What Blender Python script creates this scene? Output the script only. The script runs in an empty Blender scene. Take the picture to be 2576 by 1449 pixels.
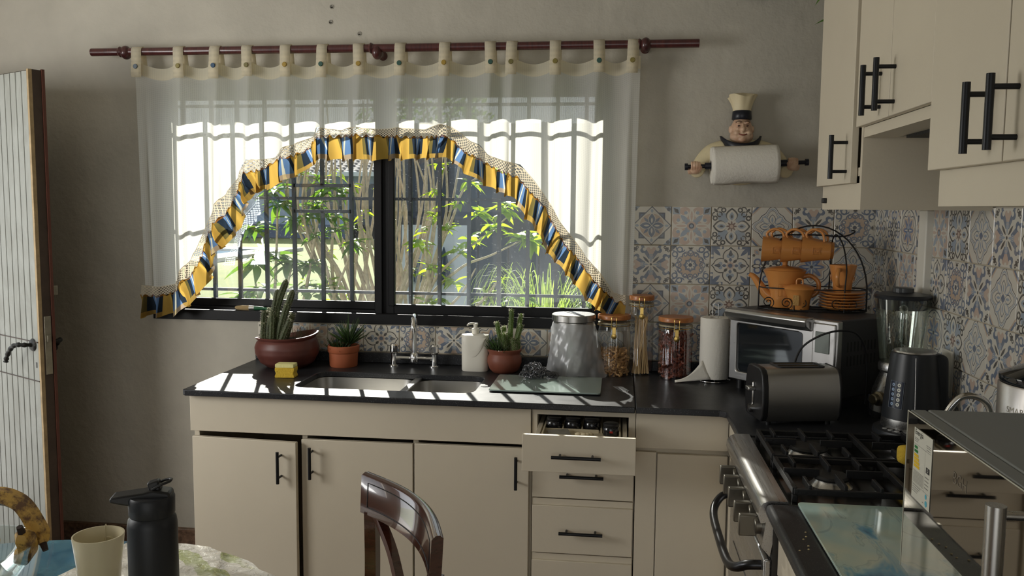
import bpy, bmesh, math, random
from mathutils import Vector, Matrix, Euler, noise
random.seed(7)
sc = bpy.context.scene
COL = sc.collection
PI = math.pi

# ------------------------------------------------------------------ camera, sky, sun, lights, exposure
def set_camera():
    h, D, yaw, pitch, roll, f = 1.52424, 3.33775, 0.12452, 0.09383, 0.00852, 2142.42
    fw = Vector((-math.sin(yaw)*math.cos(pitch), math.cos(yaw)*math.cos(pitch), -math.sin(pitch)))
    r = Vector((math.cos(yaw), math.sin(yaw), 0)); u = r.cross(fw)
    c, s = math.cos(roll), math.sin(roll)
    r2 = c*r + s*u; u2 = -s*r + c*u
    cam = bpy.data.cameras.new('camera'); o = bpy.data.objects.new('camera', cam); COL.objects.link(o)
    m = Matrix((r2, u2, -fw)).transposed().to_4x4(); m.translation = Vector((0, -D, h))
    o.matrix_world = m
    cam.sensor_width = 36.0; cam.lens = 36.0*f/2576.0; cam.clip_start = .05; cam.clip_end = 300
    sc.camera = o
set_camera()
sc.view_settings.view_transform = 'Standard'; sc.view_settings.look = 'None'
sc.view_settings.gamma = 1.0; sc.view_settings.use_curve_mapping = False
sc.view_settings.exposure = -0.35
SUN_DIR = Vector((0.365, -1.0, -0.64)).normalized()
w = bpy.data.worlds.new('sky'); sc.world = w; w.use_nodes = True
_n = w.node_tree.nodes; _l = w.node_tree.links
_bg = _n['Background']
_sky = _n.new('ShaderNodeTexSky'); _sky.sky_type = 'HOSEK_WILKIE'; _sky.turbidity = 3.0; _sky.ground_albedo = .35
_sky.sun_direction = -SUN_DIR
_mx = _n.new('ShaderNodeMix'); _mx.data_type = 'RGBA'; _mx.inputs[0].default_value = .5
_l.new(_sky.outputs[0], _mx.inputs[6]); _mx.inputs[7].default_value = (.9, .95, 1, 1)
_l.new(_mx.outputs[2], _bg.inputs[0]); _bg.inputs[1].default_value = 2.2
def lamp(name, kind, loc, direction, energy, color=(1, 1, 1), size=None, portal=False):
    L = bpy.data.lights.new(name, kind); L.energy = energy; L.color = color
    if kind == 'AREA':
        L.shape = 'RECTANGLE'; L.size, L.size_y = size
        if portal: L.cycles.is_portal = True
    o = bpy.data.objects.new(name, L); COL.objects.link(o); o.location = loc
    o.rotation_euler = Vector(direction).to_track_quat('-Z', 'Y').to_euler()
    return o
sun = lamp('sun', 'SUN', (-3, 8, 6), SUN_DIR, 16.0, (1, .95, .86)); sun.data.angle = .0093
# daylight entering by the terrace door behind the camera and by the open kitchen door on the left
lamp('terrace_daylight', 'AREA', (-.1, -5.95, 1.1), (0, 1, -.05), 12, (1, .86, .68), (2.6, 2.1))
lamp('doorway_daylight', 'AREA', (-2.95, -.6, 1.15), (1, -.1, .12), 8, (.95, .97, 1), (.8, 1.9))
lamp('side_window_daylight', 'AREA', (-2.92, -1.95, 1.6), (1, 1.3, .45), 45, (1, .985, .95), (1.0, 1.0))

# ------------------------------------------------------------------ mesh builder
class MB:
    def __init__(s): s.v = []; s.f = []; s.uv = None; s.m = []
    def add(s, vs, fs, mi=0):
        b = len(s.v); s.v += [tuple(p) for p in vs]
        for f in fs: s.f.append(tuple(b+i for i in f)); s.m.append(mi)
    def box(s, x0, y0, z0, x1, y1, z1, R=None, c=None, mi=0):
        vs = [Vector((x, y, z)) for z in (z0, z1) for y in (y0, y1) for x in (x0, x1)]
        if R is not None:
            c = Vector(c) if c is not None else Vector(((x0+x1)/2, (y0+y1)/2, (z0+z1)/2))
            vs = [c + R @ (p-c) for p in vs]
        s.add(vs, [(0, 2, 3, 1), (4, 5, 7, 6), (0, 1, 5, 4), (2, 6, 7, 3), (0, 4, 6, 2), (1, 3, 7, 5)], mi); return s
    def tube(s, pts, r, n=8, closed=False, caps=True, sx=1.0, mi=0, up=None):
        pts = [Vector(p) for p in pts]; N = len(pts)
        rs = r if isinstance(r, (list, tuple)) else [r]*N
        T = []
        for i in range(N):
            if closed: t = pts[(i+1) % N]-pts[i-1]
            else: t = pts[min(i+1, N-1)]-pts[max(i-1, 0)]
            T.append(t.normalized() if t.length > 1e-9 else Vector((0, 0, 1)))
        a = Vector(up) if up is not None else (Vector((0, 0, 1)) if abs(T[0].z) < .9 else Vector((1, 0, 0)))
        nrm = (a - a.dot(T[0])*T[0]).normalized()
        vs = []
        for i in range(N):
            if i: 
                nrm = nrm - nrm.dot(T[i])*T[i]
                nrm = nrm.normalized() if nrm.length > 1e-6 else T[i].orthogonal().normalized()
            b = T[i].cross(nrm)
            for k in range(n):
                q = 2*PI*(k+.5)/n
                vs.append(pts[i] + rs[i]*(math.cos(q)*nrm + math.sin(q)*sx*b))
        fs = []
        for i in range(N if closed else N-1):
            j = (i+1) % N
            for k in range(n):
                fs.append((i*n+k, i*n+(k+1) % n, j*n+(k+1) % n, j*n+k))
        if caps and not closed:
            fs.append(tuple(range(n-1, -1, -1))); fs.append(tuple((N-1)*n+k for k in range(n)))
        s.add(vs, fs, mi); return s
    def cyl(s, p, q, r, r2=None, n=20, mi=0): return s.tube([p, q], [r, r if r2 is None else r2], n, mi=mi)
    def lathe(s, prof, c=(0, 0, 0), n=32, sx=1, sy=1, R=None, caps=True, mi=0):
        c = Vector(c); vs = []
        for r, z in prof:
            for k in range(n):
                a = 2*PI*k/n; p = Vector((r*math.cos(a)*sx, r*math.sin(a)*sy, z))
                vs.append(c + (R @ p if R is not None else p))
        fs = []
        for i in range(len(prof)-1):
            for k in range(n):
                fs.append((i*n+k, i*n+(k+1) % n, (i+1)*n+(k+1) % n, (i+1)*n+k))
        if caps:
            if prof[0][0] > 1e-6: fs.append(tuple(range(n-1, -1, -1)))
            if prof[-1][0] > 1e-6: fs.append(tuple((len(prof)-1)*n+k for k in range(n)))
        s.add(vs, fs, mi); return s
    def ell(s, c, rad, n=16, m=10, R=None, mi=0):
        c = Vector(c); vs = []; fs = []
        for i in range(m+1):
            t = PI*i/m
            for k in range(n):
                a = 2*PI*k/n
                p = Vector((rad[0]*math.sin(t)*math.cos(a), rad[1]*math.sin(t)*math.sin(a), -rad[2]*math.cos(t)))
                vs.append(c + (R @ p if R is not None else p))
        for i in range(m):
            for k in range(n): fs.append((i*n+k, i*n+(k+1) % n, (i+1)*n+(k+1) % n, (i+1)*n+k))
        s.add(vs, fs, mi); return s
    def grid(s, nu, nv, fn, uvf=None, mi=0):
        b = len(s.v); vs = []; 
        if s.uv is None and uvf: s.uv = {}
        for j in range(nv+1):
            for i in range(nu+1):
                vs.append(fn(i/nu, j/nv))
                if uvf: s.uv[b+j*(nu+1)+i] = uvf(i/nu, j/nv)
        fs = [(j*(nu+1)+i, j*(nu+1)+i+1, (j+1)*(nu+1)+i+1, (j+1)*(nu+1)+i) for j in range(nv) for i in range(nu)]
        s.add(vs, fs, mi); return s
    def prism(s, poly, d0, d1, mp, mi=0):
        n = len(poly)
        vs = [mp(a, b, d0) for a, b in poly] + [mp(a, b, d1) for a, b in poly]
        fs = [tuple(range(n-1, -1, -1)), tuple(range(n, 2*n))] + [(i, (i+1) % n, n+(i+1) % n, n+i) for i in range(n)]
        s.add(vs, fs, mi); return s
    def slab(s, outer, holes, d0, d1, mp, mi=0):
        bm = bmesh.new(); loops = [outer]+holes; allv = []; edges = []
        for lp in loops:
            vv = [bm.verts.new((a, b, 0)) for a, b in lp]; allv.append(vv)
            edges += [bm.edges.new((vv[i], vv[(i+1) % len(vv)])) for i in range(len(vv))]
        bmesh.ops.triangle_fill(bm, use_beauty=True, use_dissolve=False, edges=edges, normal=(0, 0, 1))
        bm.verts.index_update(); vs0 = [(q.co.x, q.co.y) for q in bm.verts]; n = len(vs0)
        fs = []
        for f in bm.faces:
            ix = [q.index for q in f.verts]
            if f.normal.z < 0: ix.reverse()
            fs.append(tuple(n+i for i in ix)); fs.append(tuple(reversed(ix)))
        for vv in allv:
            ix = [q.index for q in vv]
            for i in range(len(ix)):
                a, b = ix[i], ix[(i+1) % len(ix)]; fs.append((a, b, n+b, n+a))
        bm.free()
        s.add([mp(a, b, d0) for a, b in vs0] + [mp(a, b, d1) for a, b in vs0], fs, mi); return s
XY = lambda a, b, d: (a, b, d)
XZ = lambda a, b, d: (a, d, b)
YZ = lambda a, b, d: (d, a, b)
def rrect(x0, y0, x1, y1, r, n=5):
    out = []
    for cx, cy, a0 in ((x1-r, y1-r, 0), (x0+r, y1-r, PI/2), (x0+r, y0+r, PI), (x1-r, y0+r, 1.5*PI)):
        for k in range(n+1):
            a = a0+PI/2*k/n; out.append((cx+r*math.cos(a), cy+r*math.sin(a)))
    return out
def bez(p, n=12):
    p = [Vector(q) for q in p]; out = []
    for k in range(n+1):
        t = k/n; q = p[:]
        while len(q) > 1: q = [q[i].lerp(q[i+1], t) for i in range(len(q)-1)]
        out.append(q[0])
    return out
def spl(pts, n=6):
    P = [Vector(p) for p in pts]; out = []
    for i in range(len(P)-1):
        a, b, c, d = P[max(i-1, 0)], P[i], P[i+1], P[min(i+2, len(P)-1)]
        for k in range(n):
            t = k/n
            out.append(.5*((2*b) + (c-a)*t + (2*a-5*b+4*c-d)*t*t + (3*b-a-3*c+d)*t*t*t))
    out.append(P[-1]); return out

# ------------------------------------------------------------------ objects
def mesh_of(name, mb, mats):
    me = bpy.data.meshes.new(name); me.from_pydata(mb.v, [], mb.f)
    for m in (mats if isinstance(mats, (list, tuple)) else [mats]): me.materials.append(m)
    if any(mb.m): me.polygons.foreach_set('material_index', mb.m)
    if mb.uv:
        L = me.uv_layers.new(name='UVMap')
        for i, lp in enumerate(me.loops): L.data[i].uv = mb.uv.get(lp.vertex_index, (0, 0))
    bm = bmesh.new(); bm.from_mesh(me); bmesh.ops.recalc_face_normals(bm, faces=bm.faces); bm.to_mesh(me); bm.free()
    return me
def finish(o, smooth, bevel, seg=2):
    me = o.data
    if smooth: me.shade_smooth(); me.set_sharp_from_angle(angle=math.radians(smooth))
    if bevel:
        b = o.modifiers.new('edge', 'BEVEL'); b.width = bevel; b.segments = seg; b.limit_method = 'ANGLE'; b.angle_limit = math.radians(40)
        b.harden_normals = False
        if not smooth: me.shade_smooth(); me.set_sharp_from_angle(angle=math.radians(30))
def part(name, mb, mat, parent=None, smooth=0, bevel=0, label=None, kind=None):
    o = bpy.data.objects.new(name, mesh_of(name, mb, mat)); COL.objects.link(o)
    if parent is not None: o.parent = parent
    finish(o, smooth, bevel)
    if label: o['label'] = label
    if kind: o['kind'] = kind
    return o
def tag(o, label, cat, group=None):
    o['label'] = label; o['category'] = cat
    if group: o['group'] = group
    return o
def thing(name, label, cat, loc=(0, 0, 0), rz=0, group=None):
    o = bpy.data.objects.new(name, None); o.empty_display_size = .05; COL.objects.link(o)
    o.location = loc; o.rotation_euler = (0, 0, rz)
    return tag(o, label, cat, group)
def single(name, mb, mat, label, cat, loc=(0, 0, 0), rz=0, smooth=0, bevel=0, group=None):
    o = part(name, mb, mat, None, smooth, bevel); o.location = loc; o.rotation_euler = (0, 0, rz)
    return tag(o, label, cat, group)
def struct(name, mb=None, mat=None, smooth=0, bevel=0, parent=None):
    if mb is None:
        o = bpy.data.objects.new(name, None); COL.objects.link(o)
    else: o = part(name, mb, mat, parent, smooth, bevel)
    if parent is None: o['kind'] = 'structure'
    return o
def dup(root, loc, rot=None, label=None, group=None):
    r = root.copy(); COL.objects.link(r); r.location = loc
    if rot is not None: r.rotation_euler = rot
    if label: r['label'] = label
    if group: r['group'] = group
    for ch in list(root.children):
        c = ch.copy(); COL.objects.link(c); c.parent = r
        for g in list(ch.children):
            d = g.copy(); COL.objects.link(d); d.parent = c
    return r
def inst(src, parent, matrix, name=None):
    o = src.copy(); COL.objects.link(o); o.parent = parent; o.matrix_local = matrix; return o
def text_mb(body, size, mp, ext=.0004):
    cu = bpy.data.curves.new('t', 'FONT'); cu.body = body; cu.size = size; cu.align_x = 'LEFT'
    ob = bpy.data.objects.new('t', cu); COL.objects.link(ob)
    me = bpy.data.meshes.new_from_object(ob.evaluated_get(bpy.context.evaluated_depsgraph_get()))
    mb = MB(); vs = [v.co.copy() for v in me.vertices]
    mb.add([mp(v.x, v.y) for v in vs], [tuple(p.vertices) for p in me.polygons])
    bpy.data.objects.remove(ob); bpy.data.curves.remove(cu); bpy.data.meshes.remove(me)
    return mb
def add_blob(o, voxel=.004, it=3):
    r = o.modifiers.new('join', 'REMESH'); r.mode = 'VOXEL'; r.voxel_size = voxel; r.use_smooth_shade = True
    s = o.modifiers.new('soft', 'SMOOTH'); s.iterations = it; s.factor = .5

# ------------------------------------------------------------------ materials
def srgb(r, g, b):
    f = lambda c: (c/255/12.92) if c/255 <= .04045 else ((c/255+.055)/1.055)**2.4
    return (f(r), f(g), f(b), 1)
class NT:
    """small expression helper that writes math nodes"""
    def __init__(s, mat): s.nt = mat.node_tree; s.N = s.nt.nodes; s.L = s.nt.links
    def new(s, t): return s.N.new(t)
    def op(s, o, *a):
        n = s.N.new('ShaderNodeMath'); n.operation = o
        for i, q in enumerate(a):
            q = q.s if isinstance(q, X) else q
            if isinstance(q, (int, float)): n.inputs[i].default_value = q
            else: s.L.new(q, n.inputs[i])
        return X(s, n.outputs[0])
    def mix(s, f, a, b):
        n = s.N.new('ShaderNodeMix'); n.data_type = 'RGBA'
        for i, q in ((0, f), (6, a), (7, b)):
            q = q.s if isinstance(q, X) else q
            if isinstance(q, (int, float)): n.inputs[i].default_value = q
            elif isinstance(q, tuple): n.inputs[i].default_value = q
            else: s.L.new(q, n.inputs[i])
        return n.outputs[2]
    def noise(s, scale, detail=3, rough=.6, vec=None, dist=0):
        n = s.N.new('ShaderNodeTexNoise'); n.inputs['Scale'].default_value = scale; n.inputs['Detail'].default_value = detail
        n.inputs['Roughness'].default_value = rough; n.inputs['Distortion'].default_value = dist
        if vec is None:
            if not hasattr(s, 'tc'): s.tc = s.N.new('ShaderNodeTexCoord')
            vec = s.tc.outputs['Object']
        s.L.new(vec, n.inputs['Vector']); return X(s, n.outputs[0])
    def ramp(s, f, a, b):   # linear step a->b clipped
        n = s.N.new('ShaderNodeMapRange'); n.inputs[1].default_value = a; n.inputs[2].default_value = b
        s.L.new(f.s, n.inputs[0]); return X(s, n.outputs[0])
class X:
    def __init__(s, g, sock): s.g = g; s.s = sock
    def __add__(s, o): return s.g.op('ADD', s, o)
    __radd__ = __add__
    def __mul__(s, o): return s.g.op('MULTIPLY', s, o)
    __rmul__ = __mul__
    def __sub__(s, o): return s.g.op('SUBTRACT', s, o)
    def __rsub__(s, o): return s.g.op('SUBTRACT', o, s)
    def __truediv__(s, o): return s.g.op('DIVIDE', s, o)
    def abs(s): return s.g.op('ABSOLUTE', s)
    def sqrt(s): return s.g.op('SQRT', s)
    def sin(s): return s.g.op('SINE', s)
    def cos(s): return s.g.op('COSINE', s)
    def frac(s): return s.g.op('FRACT', s)
    def lt(s, o): return s.g.op('LESS_THAN', s, o)
    def gt(s, o): return s.g.op('GREATER_THAN', s, o)
    def mx(s, o): return s.g.op('MAXIMUM', s, o)
    def mn(s, o): return s.g.op('MINIMUM', s, o)
    def pw(s, o): return s.g.op('POWER', s, o)
MATS = {}
def mat(name, color, rough=.5, metal=0, var=0, vscale=6, bump=0, bscale=60, coat=0, trans=0, spec=.5, color2=None, sheen=0, ior=1.45):
    if name in MATS: return MATS[name]
    m = bpy.data.materials.new(name); m.use_nodes = True; g = NT(m); b = g.N['Principled BSDF']
    b.inputs['Base Color'].default_value = color; b.inputs['Roughness'].default_value = rough; b.inputs['Metallic'].default_value = metal
    b.inputs['Coat Weight'].default_value = coat; b.inputs['Transmission Weight'].default_value = trans
    b.inputs['Specular IOR Level'].default_value = spec; b.inputs['IOR'].default_value = ior
    if var or color2:
        n = g.noise(vscale, 4, .65)
        c2 = color2 or tuple(list(max(0, c*(1-var)) for c in color[:3])+[1])
        g.L.new(g.mix(g.ramp(n, .35, .65), color, c2), b.inputs['Base Color'])
    if bump:
        n = g.noise(bscale, 5, .6); bp = g.new('ShaderNodeBump'); bp.inputs['Strength'].default_value = bump; bp.inputs['Distance'].default_value = .01
        g.L.new(n.s, bp.inputs['Height']); g.L.new(bp.outputs[0], b.inputs['Normal'])
    MATS[name] = m; return m
def steel(name, color, rough=.3, axis=2):
    """brushed metal: noise stretched along one axis"""
    if name in MATS: return MATS[name]
    m = mat(name, color, rough, 1); g = NT(m); b = g.N['Principled BSDF']
    tc = g.new('ShaderNodeTexCoord'); mp = g.new('ShaderNodeMapping'); sc_ = [400, 400, 400]; sc_[axis] = 6
    mp.inputs['Scale'].default_value = sc_; g.L.new(tc.outputs['Object'], mp.inputs[0])
    n = g.noise(1, 2, .5, mp.outputs[0]); g.L.new((n*.25+(rough-.12)).s, b.inputs['Roughness'])
    return m
def wood(name, c1, c2, rough=.35, scale=(2, 2, 14), coat=.3):
    if name in MATS: return MATS[name]
    m = mat(name, c1, rough, coat=coat); g = NT(m); b = g.N['Principled BSDF']
    tc = g.new('ShaderNodeTexCoord'); mp = g.new('ShaderNodeMapping'); mp.inputs['Scale'].default_value = scale
    g.L.new(tc.outputs['Object'], mp.inputs[0])
    n = g.noise(4, 5, .65, mp.outputs[0], 1.5); g.L.new(g.mix(g.ramp(n, .35, .68), c1, c2), b.inputs['Base Color'])
    return m
def thin(name, color, gloss=.08, tint=(1, 1, 1, 1), dirt=0, rough=.02, body=0):
    """thin clear sheet: transparent + a little gloss (+ dust)"""
    if name in MATS: return MATS[name]
    m = bpy.data.materials.new(name); m.use_nodes = True; g = NT(m); N = g.N; L = g.L
    N.remove(N['Principled BSDF']); out = N['Material Output']
    tr = N.new('ShaderNodeBsdfTransparent'); tr.inputs[0].default_value = tint
    gl = N.new('ShaderNodeBsdfGlossy'); gl.inputs['Roughness'].default_value = rough; gl.inputs[0].default_value = color
    lw = N.new('ShaderNodeLayerWeight'); lw.inputs[0].default_value = .35
    f = (X(g, lw.outputs['Facing'])*.5+gloss).mn(1)
    mx = N.new('ShaderNodeMixShader'); L.new(f.s, mx.inputs[0]); L.new(tr.outputs[0], mx.inputs[1]); L.new(gl.outputs[0], mx.inputs[2])
    last = mx
    if dirt or body:
        di = N.new('ShaderNodeBsdfTranslucent'); di.inputs[0].default_value = color
        d2 = N.new('ShaderNodeBsdfDiffuse'); d2.inputs[0].default_value = color
        ad = N.new('ShaderNodeMixShader'); L.new(di.outputs[0], ad.inputs[1]); L.new(d2.outputs[0], ad.inputs[2]); ad.inputs[0].default_value = .5
        if dirt:
            a = g.ramp(g.noise(150, 2, .5), .66, .72); c = g.ramp(g.noise(3.5, 5, .7), .35, .8)
            tc = N.new('ShaderNodeTexCoord'); sp = N.new('ShaderNodeSeparateXYZ'); L.new(tc.outputs['Object'], sp.inputs[0])
            low = g.ramp(X(g, sp.outputs[2]), .32, 0.0)   # splash dust gathers along the bottom rail
            fac = (a*.35 + c*.05 + low*low*c*.28)*dirt + .004
        else: fac = X(g, g.noise(9, 4, .6).s)*0 + body
        m2 = N.new('ShaderNodeMixShader'); L.new(fac.s, m2.inputs[0]); L.new(mx.outputs[0], m2.inputs[1]); L.new(ad.outputs[0], m2.inputs[2]); last = m2
    L.new(last.outputs[0], out.inputs[0]); MATS[name] = m; return m
def leafmat(name, c, ct, mixf=.5, rough=.4, c2=None):
    if name in MATS: return MATS[name]
    m = mat(name, c, rough, var=.35 if c2 is None else 0, vscale=25, color2=c2); g = NT(m); N = g.N; L = g.L
    t = N.new('ShaderNodeBsdfTranslucent'); t.inputs[0].default_value = ct
    mx = N.new('ShaderNodeMixShader'); mx.inputs[0].default_value = mixf
    L.new(N['Principled BSDF'].outputs[0], mx.inputs[1]); L.new(t.outputs[0], mx.inputs[2]); L.new(mx.outputs[0], N['Material Output'].inputs[0])
    return m
PLASTER = mat('plaster', srgb(188, 183, 171), .8, var=.16, vscale=2.2, bump=.55, bscale=17)
CREAM = mat('cream_paint', srgb(212, 202, 182), .45, var=.06, vscale=1.5, bump=.05, bscale=90)
CREAM_EDGE = mat('cream_worn', srgb(206, 186, 150), .6, var=.2, vscale=14)
BLACKMETAL = mat('black_metal', (.012, .013, .016, 1), .42, .3)
BLACKFRAME = mat('black_aluminium', (.005, .005, .006, 1), .45, .0, spec=.3)
BLACKPLASTIC = mat('black_plastic', (.012, .012, .013, 1), .4)
CHROME = mat('chrome', (.8, .8, .8, 1), .08, 1)
STEEL = steel('steel', (.56, .55, .53, 1), .3, 0)
STEELZ = steel('steel_vertical', (.56, .55, .53, 1), .3, 2)
def granite():
    m = mat('granite', (.016, .017, .02, 1), .28, spec=.45); g = NT(m); b = g.N['Principled BSDF']
    n = g.noise(420, 2, .6); a = g.ramp(n, .62, .74)
    n2 = g.noise(22, 4, .7)
    g.L.new(g.mix(a, g.mix(n2, (.012, .013, .015, 1), (.022, .023, .027, 1)), (.2, .2, .21, 1)), b.inputs['Base Color'])
    g.L.new((g.noise(9, 4, .7)*.16+.29).s, b.inputs['Roughness']); return m
GRANITE = granite()

# printed wall tiles: each design is drawn by math nodes over the tile's own face
C_BASE = srgb(204, 199, 187); C_BLUE = srgb(84, 100, 126); C_SLATE = srgb(56, 66, 84); C_PALE = srgb(140, 154, 170)
C_PINK = srgb(186, 162, 146); C_INK = srgb(30, 29, 34); C_TAN = srgb(182, 158, 136); C_BRIGHT = srgb(74, 98, 142)
def tile_material(k):
    m = mat('tile_'+k, C_BASE, .24); g = NT(m); b = g.N['Principled BSDF']
    tc = g.new('ShaderNodeTexCoord'); sp = g.new('ShaderNodeSeparateXYZ'); g.L.new(tc.outputs['Object'], sp.inputs[0])
    x = X(g, sp.outputs[0])*(1/.0735); y = X(g, sp.outputs[1])*(1/.0735)
    ax, ay = x.abs(), y.abs(); mx, mn = ax.mx(ay), ax.mn(ay); r = (x*x+y*y).sqrt()
    d1, d2 = (ax+ay)*.7071, (ax-ay).abs()*.7071; th = g.op('ARCTAN2', y, x)
    c4 = (th*4).cos(); c8 = (th*8).cos()
    circ = lambda cx, cy, R: ((ax-cx)*(ax-cx)+(ay-cy)*(ay-cy)).lt(R*R)
    circ8 = lambda cx, cy, R: ((mx-cx)*(mx-cx)+(mn-cy)*(mn-cy)).lt(R*R)
    def ring8(cx, cy, R, wd): return (((mx-cx)*(mx-cx)+(mn-cy)*(mn-cy)).sqrt()-R).abs().lt(wd)
    def ring4(cx, cy, R, wd): return (((ax-cx)*(ax-cx)+(ay-cy)*(ay-cy)).sqrt()-R).abs().lt(wd)
    def ring(R, wd): return (r-R).abs().lt(wd)
    def pet(u, v, a, e, wd):       # pointed petal along u
        t = (u-a)*(1/(e-a)); return v.abs().lt((t*(1-t)).mx(0)*(4*wd))
    pa = lambda a, e, wd: pet(mx, mn, a, e, wd)
    pd = lambda a, e, wd: pet(d1, d2, a, e, wd)
    OR = lambda *q: __import__('functools').reduce(lambda s, t: s.mx(t), q)
    NOT = lambda q: 1-q
    L = []
    if k == 'A':   # diamond on a square with four blue petals
        dm = ax+ay
        L = [(mx.lt(.68), C_SLATE), (mx.lt(.60), C_BLUE), (dm.lt(1.02), C_SLATE), (dm.lt(.95), C_BASE), (r.lt(.62), C_TAN), (pd(.1, .6, .07), C_BLUE),
             (pa(.0, .66, .2), C_BASE), (pa(.02, .62, .17), C_BLUE), (pa(.12, .42, .05), C_BASE), (pa(.66, .88, .07), C_PALE), (d1.gt(1.14)*mx.gt(.78)*mn.gt(.55), C_PALE), (circ(.86, .86, .1), C_SLATE)]
    elif k == 'B': # rosette of pink curls
        L = [(mx.lt(.92)*NOT(circ(.0, .92, .2))*NOT(circ(.92, .0, .2))*r.lt(1.06), C_PALE), (circ8(.62, .36, .36), C_PINK), (circ8(.62, .36, .22), C_BASE), (circ8(.74, .42, .17), C_PINK), (circ8(.68, .3, .09), C_PALE),
             (pa(.12, .95, .14), C_BASE), (pa(.25, .8, .06), C_PINK), (pd(.2, .8, .12), C_PALE), (mx.lt(.97)*mn.gt(.6), C_PALE), (circ(.78, .78, .1), C_INK), (pd(.92, 1.3, .07), C_INK),
             (r.lt(.24), C_PINK), (r.lt(.14), C_SLATE), (r.lt(.08), C_PALE)]
    elif k == 'C': # dark pointed lenses and scrolls round a small star
        L = [(pd(.3, .95, .26), C_PALE), (pa(.2, .95, .31), C_INK), (pa(.2, .86, .25), C_BASE), (pa(.3, .74, .12), C_PALE), (pa(.4, .62, .05), C_INK), (r.lt((c8+1)*.07+.13), srgb(112, 84, 76)), (r.lt(.09), C_PINK),
             (ring8(.84, .42, .1, .035), C_INK), (ring8(.62, .62, .12, .03)*d2.gt(.03), C_INK), (pd(1.0, 1.3, .07), C_INK), (ring8(.86, .6, .12, .03)*mx.gt(.86), C_INK)]
    elif k == 'D': # stepped medallion
        q = r-.13*c4-.05*c8
        L = [(q.lt(.86), C_SLATE), (q.lt(.82), C_BASE), (q.lt(.76), C_PALE), (q.lt(.70), C_BASE), (q.lt(.66), C_SLATE), (q.lt(.63), C_BASE), (pd(.2, .72, .16), C_PALE), (pd(.24, .66, .1), C_BASE), (pa(.12, .64, .17), C_SLATE), (pa(.14, .6, .14), C_BASE), (pa(.2, .5, .05), C_PALE),
             (r.lt(.13), C_BLUE), (d1.gt(1.1), C_TAN), (d1.gt(1.17), C_BLUE), (d1.gt(1.27), C_BASE)]
    elif k == 'E': # star cross with blue wings and pink lobes
        L = [(circ8(.6, .0, .17), C_PINK), (circ8(.78, .12, .13), C_PINK), (circ8(.9, .0, .08), C_BASE), (pet(mx-mn*.9, mn-mx*.42, .18, .66, .13), C_BLUE), (circ8(.74, .42, .14), C_BLUE), (circ8(.8, .34, .09), C_BASE),
             (pd(.34, .86, .13), C_BASE), (pd(.12, .6, .06), C_INK), (pa(.1, .5, .05), C_PALE), (ring8(.42, .0, .1, .025), C_PALE), (r.lt(.06), C_INK), (pd(1.02, 1.28, .08), C_INK), (circ8(.9, .72, .075), C_INK), (circ8(.9, .72, .03), C_BASE)]
    elif k == 'F': # wreath of tan and blue curls
        L = [(circ8(.44, .2, .26), C_BLUE), (circ8(.46, .2, .2), C_TAN), (circ8(.54, .26, .1), C_BLUE), (circ8(.54, .26, .05), C_BASE), (ring8(.62, .0, .14, .03), C_BLUE), (r.lt((c8+1)*.06+.2), C_BLUE), (r.lt((c8+1)*.05+.14), C_BASE), (r.lt(.1), C_SLATE),
             (ring8(.8, .56, .13, .035), C_BLUE), (ring8(.92, .5, .24, .03)*mx.lt(.93)*mn.gt(.3), C_BLUE), (d1.gt(1.2), C_SLATE), (circ8(.94, .0, .14)*mx.lt(.95), C_INK), (circ8(.97, .0, .06), C_BASE), (circ8(.9, .1, .03), C_BASE)]
    elif k == 'G': # ogee quatrefoil with tulips
        q = OR(circ8(.48, .0, .4), pa(.1, .98, .26)); q2 = OR(circ8(.48, .0, .35), pa(.14, .91, .21))
        L = [(OR(d1.gt(1.12)*d2.lt(.2), pd(.72, 1.36, .1), (mx.gt(.86)*mn.gt(.36))), C_BLUE), (circ8(.94, .5, .07), C_BASE), (q, C_INK), (q2, C_BASE), (circ8(.5, .1, .1), C_PALE), (circ8(.6, .0, .1), C_INK), (pa(.5, .82, .07), C_SLATE), (pa(.2, .42, .08), C_BLUE),
             (pd(.2, .46, .07), C_INK), (r.lt((c8+1)*.03+.16), C_PINK), (r.lt(.11), C_BLUE)]
    elif k == 'H': # blue star in a ring
        L = [(r.lt(.96), C_SLATE), (r.lt(.9), C_BASE), (r.lt((c8+1)*.09+.68), C_SLATE), (r.lt((c8+1)*.09+.63), C_BASE), (r.lt((c8+1)*.08+.56), C_TAN), (r.lt((c8+1)*.17+.3), C_BRIGHT), (r.lt((c8+1)*.1+.12), C_PALE), (pa(.06, .5, .03), C_BASE), (r.lt(.08), C_SLATE), (d1.gt(1.14), C_BLUE), (d1.gt(1.24), C_TAN)]
    elif k == 'I': # dark crest with fan petals
        L = [(ring8(.66, .2, .16, .045), C_BRIGHT), (pa(.5, .98, .12), C_INK), (pa(.54, .9, .07), C_BASE), (circ8(.36, .16, .15), C_INK), (circ8(.38, .17, .07), C_BASE), (pd(.1, .52, .1), C_SLATE), (r.lt(.12), C_BASE), (r.lt(.07), C_INK), (pd(.84, 1.2, .13), C_PINK), (pd(.9, 1.12, .06), C_PALE), (circ8(.86, .56, .07), C_INK)]
    col = C_BASE
    wear = g.noise(30, 3, .6)
    for msk, c in L: col = g.mix(msk, col, c)
    col = g.mix(g.ramp(wear, .4, .9)*.3+.12, col, C_BASE)
    g.L.new(col, b.inputs['Base Color']); return m
TILE = {k: tile_material(k) for k in 'ABCDEFGHI'}
PLAIN_TILE = mat('tile_plain', C_BASE, .3, var=.08)
GROUT = mat('grout', srgb(190, 178, 156), .9, var=.12)

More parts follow.
